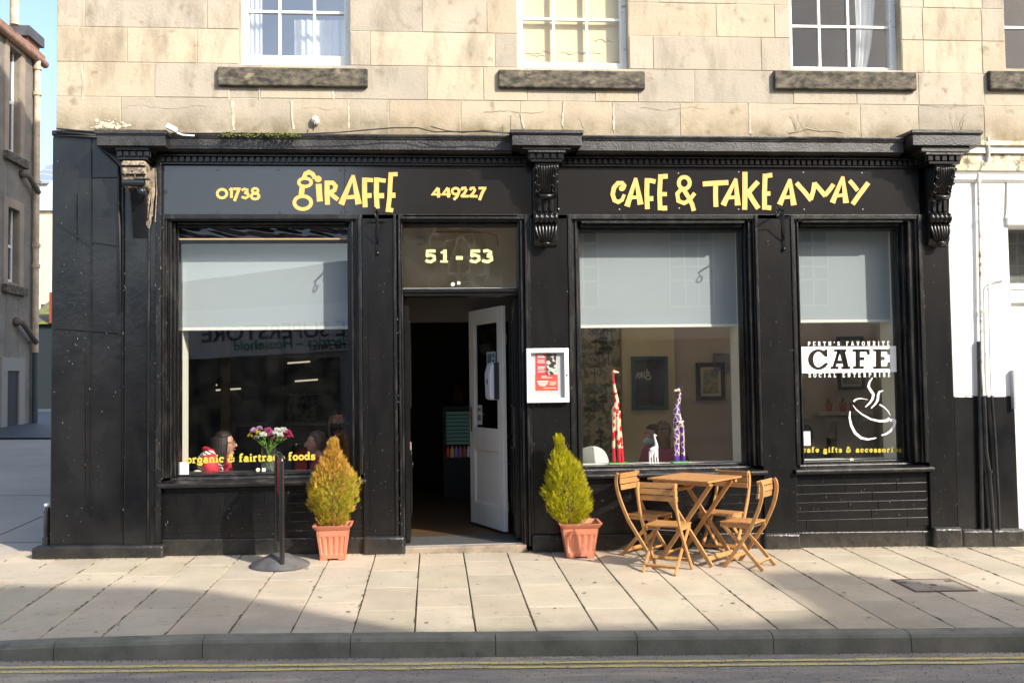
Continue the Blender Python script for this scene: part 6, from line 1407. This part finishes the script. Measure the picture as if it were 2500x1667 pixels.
# back of the left room: counter, lit chiller, shelving, column, notices
ct = empty('serving_counter', (0,0,0), 0, 'dark serving counter at the back of the left room', 'counter'); b = MB(); b.box(-2.6,-.6,4.2,4.8,.06,1.05); b.build('body', M_dark, ct); b = MB(); b.box(-2.65,-.55,4.15,4.85,1.05,1.09); b.build('worktop', mat('pale_worktop', (.25,.23,.2), .4), ct)
p = at(1088,1116,3.9); q = at(1150,1000,3.9); fr_ = empty('drinks_chiller', (p.x,3.9,.06), 0, 'open drinks chiller with greenish louvred back and a row of bottles', 'chiller'); W_ = q.x-p.x; z0 = p.z-.06; z1 = q.z-.06
b = MB(); b.box(-.03,0,.0,.6,0,z1+.05); b.box(W_,W_+.03,0,.6,0,z1+.05); b.box(0,W_,0,.6,z1,z1+.05); b.box(0,W_,0,.6,0,z0); b.box(0,W_,.5,.6,z0,z1); b.build('cabinet', mat('black_cabinet', (.02,.02,.022), .4), fr_)
b = MB(); nl = 9
for i in range(nl): b.box(.01,W_-.01,.05,.06,z0+.17+(z1-z0-.18)*i/nl,z0+.17+(z1-z0-.18)*(i+.8)/nl)
b.build('night_blind', mat('green_lit_louvre', (.05,.10,.085), .5, emit=.10), fr_)
for i in range(6):
    b = MB(); b.lathe([(.022,0),(.024,.01),(.024,.10),(.011,.13),(.011,.15)], (.035+i*(W_-.06)/5.2,.04,z0), 10); b.build('bottle', mat('bottle_%s' % ['red','amber','blue','berry','brown','clear'][i], [(.25,.03,.03),(.35,.2,.05),(.08,.12,.3),(.25,.05,.12),(.14,.06,.04),(.3,.32,.3)][i], .25, emit=.06), fr_, smooth=40)
bx('pale_column', 538,556,815,1160,2.6,2.75,mat('ochre_column', (.22,.16,.06), .7),cafe); bx('pale_pier', 652,690,815,1120,4.0,4.1,mat('grey_pier', (.20,.19,.18), .8),cafe)
sv = empty('wall_shelving', (0,0,0), 0, 'dim shelving with cups and packets behind the flowers', 'shelving')
for (a,c_,e,g_) in [(700,775,962,966),(700,775,985,988),(700,775,1010,1013),(700,775,1032,1035)]: bx('shelf',a,c_,e,g_,5.5,5.9,mat('grey_shelf', (.2,.21,.22), .6),sv)
r2 = random.Random(4); b = MB()
for zy in (985,1010,1032):
    for px in range(702,772,6): p = at(px,zy,5.55); s = r2.uniform(.03,.06); hh = r2.uniform(.06,.16); k_ = r2.uniform(.2,1); b.tone = (k_*r2.uniform(.6,1),k_*.9,k_*r2.uniform(.6,1)); b.box(p.x-s*.4,p.x+s*.4,5.55,5.65,p.z,p.z+hh)
b.build('stacked_goods', mat('shelf_goods', (.55,.5,.45), .6, attr='tone', c2=(.5,.5,.5)), sv)
M_tube = mat('lit_tube', (1,.86,.6), .5, emit=.3)
for (a,c_,e) in [(702,757,886),(720,776,930),(470,530,943),(523,588,952)]:
    p = at(a,e,5.2); q = at(c_,e-4,5.2); o = empty('strip_light', p, 0, {702:'lit strip lamp highest at the back of the left room',720:'lit strip lamp lower right behind the flowers',470:'lit strip lamp at the left above the striped woman',523:'lit strip lamp low in the middle of the flower window'}[a], 'strip light', 'strip lights in the left room')
    b = MB(); b.tube([(0,0,0), q-p], .012, 8); b.build('tube', M_tube, o); b = MB(); b.bar(Vector((0,.02,.02)), q-p+Vector((0,.02,.02)), .04, .02); b.build('fitting', M_dark, o)
frame(1106,1131,941,986,5.95,.004,M_dark,mat('orange_notice', (.35,.20,.09), .7, (.25,.13,.07), vs=12),'wall_notice','dim orange notice on the back wall seen through the doorway','notice')
hp_ = at(1190,815,2.4); pl_ = empty('hanging_plant', hp_, 0, 'hanging spider plant seen through the glass of the open door', 'hanging plant'); r2 = random.Random(8); b = MB()
for k in range(70):
    a = r2.uniform(0,6.28); L = r2.uniform(.14,.30); d = Vector((math.cos(a), math.sin(a), 0)); s_ = Vector((-d.y,d.x,0))*.008; pts = [Vector((0,0,-.12)), d*L*.5+Vector((0,0,r2.uniform(-.05,.12))), d*L+Vector((0,0,-r2.uniform(.05,.28)))]
    b.add([pts[0]-s_*.5, pts[0]+s_*.5, pts[1]+s_, pts[1]-s_, pts[2]], [(0,1,2,3),(3,2,4)])
b.build('leaf', mat('spider_plant_leaf', (.08,.12,.04), .6), pl_, fixn=False); b = MB(); b.lathe([(.05,-.25),(.09,-.22),(.11,-.12),(.10,-.12),(.05,-.2)], (0,0,0), 16); b.build('pot', mat('grey_pot', (.15,.15,.14), .6), pl_, smooth=40); b = MB(); [b.tube([(x*.1,y*.1,-.12),(0,0,.9)], .003, 4) for x,y in ((1,0),(-.5,.8),(-.5,-.8))]; b.build('cord', M_dark, pl_)
# ------------------------------------------------------------ buildings up the side street
HX = -11.2
H_ = lambda px, py: atx(px, py, HX)
ho = empty('harled_house', (0,0,0), 0, 'grey harled tenement with brown gutter and pale downpipe across the side street', 'building')
M_harl = mat('grey_harling', (.27,.24,.20), .95, (.19,.175,.15), vs=2, vd=7, bump=1.0, bs=26, bdist=.04)
M_band = mat('painted_stone_band', (.36,.28,.215), .85, (.26,.21,.165), vs=2); M_gut = mat('brown_gutter', (.34,.19,.12), .5, (.20,.10,.06), vs=4)
ye = H_(88, 400).y; y0h = 9.0; zt = H_(88,150).z; zg = gz(HX, ye)
wy = [(H_(18,500).y, H_(46,600).y)]
def wallx(mb, ya, yb, za, zb, d=.3): mb.box(HX-d, HX, ya, yb, za, zb)
wz1 = (H_(34,372).z, H_(34,120).z); wz0 = (H_(34,690).z, H_(34,510).z); dz = (zg-.3, H_(36,905).z); ya, yb = wy[0]; dya, dyb = H_(18,980).y, H_(54,980).y
b = MB(); wallx(b, y0h, ya, zg-1, zt); wallx(b, yb, ye, zg-1, zt); 
for (a, c) in [(dz[1], wz0[0]), (wz0[1], wz1[0]), (wz1[1], zt)]: wallx(b, ya, yb, a, c)
b.box(HX-9, HX-.3, ye-.3, ye, zg-1, zt); b.build('wall', M_harl, ho, bevel=.02)
b = MB(); wallx(b, ya, yb, zg-1, dz[1], .35); 
b.build('door_recess', mat('dark_door', (.03,.03,.032), .7), ho)
for (za, zb) in (wz0, wz1):
    b = MB(); b.box(HX-.22, HX-.16, ya+.02, ya+.1, za, zb); b.box(HX-.22, HX-.16, yb-.1, yb-.02, za, zb); b.box(HX-.22, HX-.16, ya+.1, yb-.1, za, za+.1); b.box(HX-.22, HX-.16, ya+.1, yb-.1, (za+zb)/2-.04, (za+zb)/2+.04); wf = b.build('window', M_oldwhite, ho)
    b = MB(); b.quad((HX-.19, ya+.05, za), (HX-.19, yb-.05, za), (HX-.19, yb-.05, zb), (HX-.19, ya+.05, zb)); b.build('pane', mat('dark_house_glass', (.05,.06,.07), .08), wf)
    b = MB(); b.box(HX-.3, HX+.03, ya-.25, ya-.001, za-.1, zb+.25); b.box(HX-.3, HX+.03, yb+.001, yb+.25, za-.1, zb+.25); b.box(HX-.3, HX+.03, ya, yb, zb+.001, zb+.25); b.build('window_surround', M_band, ho)
    b = MB(); b.box(HX-.2, HX+.14, ya-.3, yb+.3, za-.32, za-.101); b.build('window_sill', M_sillstone, ho)
b = MB(); b.box(HX-.25, HX+.05, ya-.35, ya-.002, zg-.3, dz[1]+.35); b.box(HX-.25, HX+.05, yb+.002, yb+.35, zg-.3, dz[1]+.35); b.box(HX-.25, HX+.05, ya, yb, dz[1]+.002, dz[1]+.35); b.build('door_surround', mat('pale_door_surround', (.27,.26,.24), .8), ho)
b = MB(); [b.tube([(HX-.1, ya+.1+i*.16, zg), (HX-.1, ya+.1+i*.16, dz[1]-.3)], .014, 6) for i in range(int((yb-ya)/.16))]; b.build('iron_gate', mat('dark_iron_gate', (.03,.03,.03), .6), ho)
b = MB(); b.tube([(HX+.12, y0h, zt+.05), (HX+.12, ye+.3, zt+.02)], .11, 10); b.box(HX-9, HX+.2, y0h, ye+.1, zt+.08, zt+.2); b.build('gutter', M_gut, ho, smooth=50)
b = MB(); b.prism([(HX+.1, zt+.2), (HX-4.5, zt+2.6), (HX-9, zt+.2)], lambda u, v, t: (u, t, v), y0h, ye+.12); b.build('roof', M_slate, ho)
b = MB(); b.box(HX-1.0, HX+.05, ye-.8, ye+.05, zt+.2, H_(88,112).z); b.build('chimney', mat('red_sandstone', (.30,.14,.10), .85), ho); b = MB(); b.box(HX-1.1, HX+.15, ye-.9, ye+.15, H_(88,112).z+.001, H_(88,88).z); b.build('chimney_cap', M_slate, ho)
dp = H_(79,400).y; M_dp = mat('pale_cast_iron_pipe', (.60,.50,.38), .6, (.40,.30,.2), vs=5)
zb_ = H_(79,860).z; b = MB(); b.tube([(HX+.12, dp, zb_), (HX+.12, dp, zt)], .085, 10); [b.lathe([(.115,-.05),(.115,.05)], (HX+.12, dp, H_(79,py).z), 12) for py in (165,228,445,600,650)]; b.build('downpipe', M_dp, ho, smooth=45)
b = MB(); b.tube([(HX+.12, dp, zg), (HX+.12, dp, zb_-.01)], .08, 10); b.build('lower_downpipe', mat('blue_black_pipe', (.03,.045,.06), .5), ho, smooth=45)
for (p0, p1) in [((50,425),(78,470)),((35,785),(72,835))]:
    b = MB(); q0 = H_(*p0); q1 = H_(*p1); b.tube([q0+Vector((.05,0,0)), q0+Vector((.2,.05,-.03)), q1+Vector((.18,0,0))], .075, 8); b.ball(q0+Vector((.06,0,0)), .12); b.build('waste_branch', mat('brown_waste_pipe', (.10,.08,.06), .6), ho, smooth=45)
b = MB(); q0, q1 = H_(20,15), H_(4,140); b.tube([(HX+.25, H_(12,20).y, zt+.3), (HX+.25, H_(12,20).y, zt+4)], .12, 10); b.build('vent_pipe', M_dp, ho, smooth=45)
def far(name, px0, px1, pyt, Y, dep, m, lab, roofm=None, pyr=None, kick=None):
    p = at(px0, 1000, Y); q = at(px1, pyt, Y); o = empty(name, (p.x, Y, gz(p.x, Y)), 0, lab, 'building'); W_ = q.x-p.x; h = q.z-o.location.z
    b = MB(); b.box(0, W_, 0, dep, -1, h); b.build('wall', m, o)
    if roofm: r_ = at(px1, pyr, Y+dep/2).z-o.location.z; b = MB(); b.profx([(-.2, h+.001), (dep/2, r_), (dep+.2, h+.001)], -.2, W_+.2); b.build('roof', roofm, o)
    return o, W_, h
o, W_, h = far('cream_gable_house', 70, 260, 515, 44, 8, mat('cream_harling', (.62,.53,.40), .95, (.52,.44,.33), vs=1, bump=.6, bs=10, bdist=.04), 'sunlit cream harled house far up the side street', mat('pale_roof', (.42,.44,.45), .6), 430)
b = MB(); b.box(.6,1.1,-.02,.1,h-6.5,h-5); b.build('window', M_room3, o)
o, W_, h = far('slate_roofed_house', 60, 300, 450, 58, 9, mat('grey_render', (.45,.46,.47), .9), 'distant grey house with a blue slate roof behind the cream house', mat('blue_slate', (.20,.25,.31), .6), 402)
o, W_, h = far('low_outbuilding', 70, 240, 790, 33, 5, mat('dark_teal_shopfront', (.012,.02,.024), .6), 'low dark outbuilding with a mossy roof at the end of the side street', mat('mossy_roof', (.10,.10,.07), .95, (.15,.17,.03), vs=1.6, sharp=(.45,.55)), 735)
b = MB(); b.box(1.02,1.12,-.06,-.001,0,3.0); b.box(1.9,2.1,-.06,-.001,.3,3.1); b.build('door_post', M_white, o); b = MB(); b.box(.9,1.5,-.25,-.05,3.6,4.9); b.build('red_lamp', mat('dull_red_sign', (.25,.04,.02), .6), o)
for k, (py0, py1) in enumerate([(412,418),(424,430),(440,441)]):
    b = MB(); b.tube([at(86,py0,42), at(110,py0+2,42), at(140,py1,42)], .02, 5); tag(b.build('overhead_wire', mat('pale_wire', (.5,.52,.55), .6)), ['highest of three pale wires across the gap beside the corner','middle pale wire across the gap beside the corner','lowest and thickest pale wire across the gap beside the corner'][k], 'wire')
# bottle left on the ground at the corner
p = gnd(127,1310); bt = empty('bollard', (-3.55,.10,gz(-3.55,.1)+.1), 0, 'short black pipe stub with a pale cap at the left corner of the pier', 'pipe stub'); b = MB(); b.lathe([(.045,0),(.048,.06),(.036,.07),(.036,.30),(.02,.34)], (0,0,.0), 14); b.build('stub', M_bpipe, bt, smooth=40); b = MB(); b.ball((0,0,.36), .032, .032, .02); b.build('cap', M_white, bt, smooth=True)
# ------------------------------------------------------------ across the road (behind the camera): they throw the street shadow and show in the glass
OY = -11.5
op = empty('opposite_tenement', (0,0,0), 0, 'stone tenement across the road mirrored in the shop windows', 'building')
M_opp = mat('grey_buff_stone', (.40,.36,.30), .9, (.33,.30,.25), vs=1.5, bump=.3, bs=20); z0_ = -.6
roofl = [(-1.6,z0_),(26,z0_),(26,7.5),(14.0,7.6),(13.5,7.9),(13.25,8.4),(13.1,8.95),(12.85,9.05),(12.35,9.05),(12.05,8.7),(11.2,7.9),(10.7,7.72),(8.1,7.62),(7.9,8.0),(7.6,8.75),(7.3,8.95),(6.2,9.1),(5.2,9.0),(3.8,8.7),(2.0,7.8),(-1.6,7.6)]
b = MB(); b.prism([(u, v) for u, v in roofl], lambda u, v, t: (u, t, v), OY-.5, OY); b.build('wall', M_opp, op)
b = MB(); b.box(-1.6, 26, OY-10, OY-.501, z0_, 7.0); b.build('rear_wing', M_opp, op)
for i in range(9):
    x = .55+i*2.62
    for (za, zb) in ((3.25,5.0),(5.75,7.1)):
        b = MB(); b.box(x-.5,x+.5,OY+.001,OY+.02,za,zb); wf = b.build('window', mat('dark_window', (.03,.035,.04), .1), op); b = MB()
        for k in range(4): b.box(x-.5+k*.333-.02,x-.5+k*.333+.02,OY+.0205,OY+.05,za,zb)
        for zz in (za,za+(zb-za)*.33,za+(zb-za)*.5,za+(zb-za)*.8,zb): b.box(x-.48,x+.48,OY+.021,OY+.045,zz-.02,zz+.02)
        b.build('sash_bars', M_white, wf)
    b = MB(); b.box(x-1.0,x+1.0,OY+.001,OY+.06,.2,2.4); b.build('shopfront', mat('dim_shopfront', (.16,.15,.145), .3, (.30,.28,.26), vs=1.2, sharp=(.5,.6)), op)
b = MB(); b.box(-1.6,26,OY+.001,OY+.15,2.5,3.0); b.build('shop_fascia', mat('pale_fascia', (.5,.5,.5), .7), op)
os_ = empty('opposite_shop', (0,0,0), 0, 'low shop across the road with a white sign mirrored in the flower window', 'building')
b = MB(); b.prism([(-13,z0_),(-1.602,z0_),(-1.602,4.33),(-7,3.62),(-13,2.85)], lambda u, v, t: (u, t, v), OY-9, OY); b.build('wall', mat('grey_shop_wall', (.40,.40,.42), .8), os_)
b = MB(); b.prism([(-12,1.85),(-1.62,2.36),(-1.62,3.40),(-12,2.9)], lambda u, v, t: (u, t, v), OY+.001, OY+.08); sgn = b.build('shop_sign', mat('white_sign', (.84,.85,.88), .5), os_)
b = MB(); b.box(-11.5,-2,OY+.001,OY+.05,.1,2.2); b.build('shop_window', mat('dark_shop_window', (.05,.047,.044), .3, (.19,.165,.14), vs=1.4, vd=3, sharp=(.5,.6)), os_)
TL = R(2.6)
def text(s, x, z, size, m, tilt):
    c = bpy.data.curves.new('sign_lettering', 'FONT'); c.body = s; c.size = size; c.extrude = .004; c.offset = size*.012; o = bpy.data.objects.new('sign_lettering', c); COL.objects.link(o); c.materials.append(m)
    o.location = (x, OY+.09, z); o.rotation_euler = (R(90), 0, R(180)); o.parent = sgn
    o.rotation_euler = Euler((R(90), tilt, R(180)), 'XYZ')
    bpy.context.view_layer.update(); me = bpy.data.meshes.new_from_object(o.evaluated_get(bpy.context.evaluated_depsgraph_get())); q = bpy.data.objects.new('sign_lettering', me); COL.objects.link(q); q.matrix_local = o.matrix_local.copy(); q.parent = sgn; bpy.data.objects.remove(o)
M_navy = mat('navy_letters', (.02,.03,.12), .5); M_grn = mat('green_letters', (.01,.30,.24), .5)
text('SE SUPERSTORE', -1.62, 2.68, .47, M_navy, TL); text('Electrics ~ Household', -1.72, 2.47, .28, M_grn, TL); text('01738 248181', -1.66, 2.395, .17, M_navy, TL)
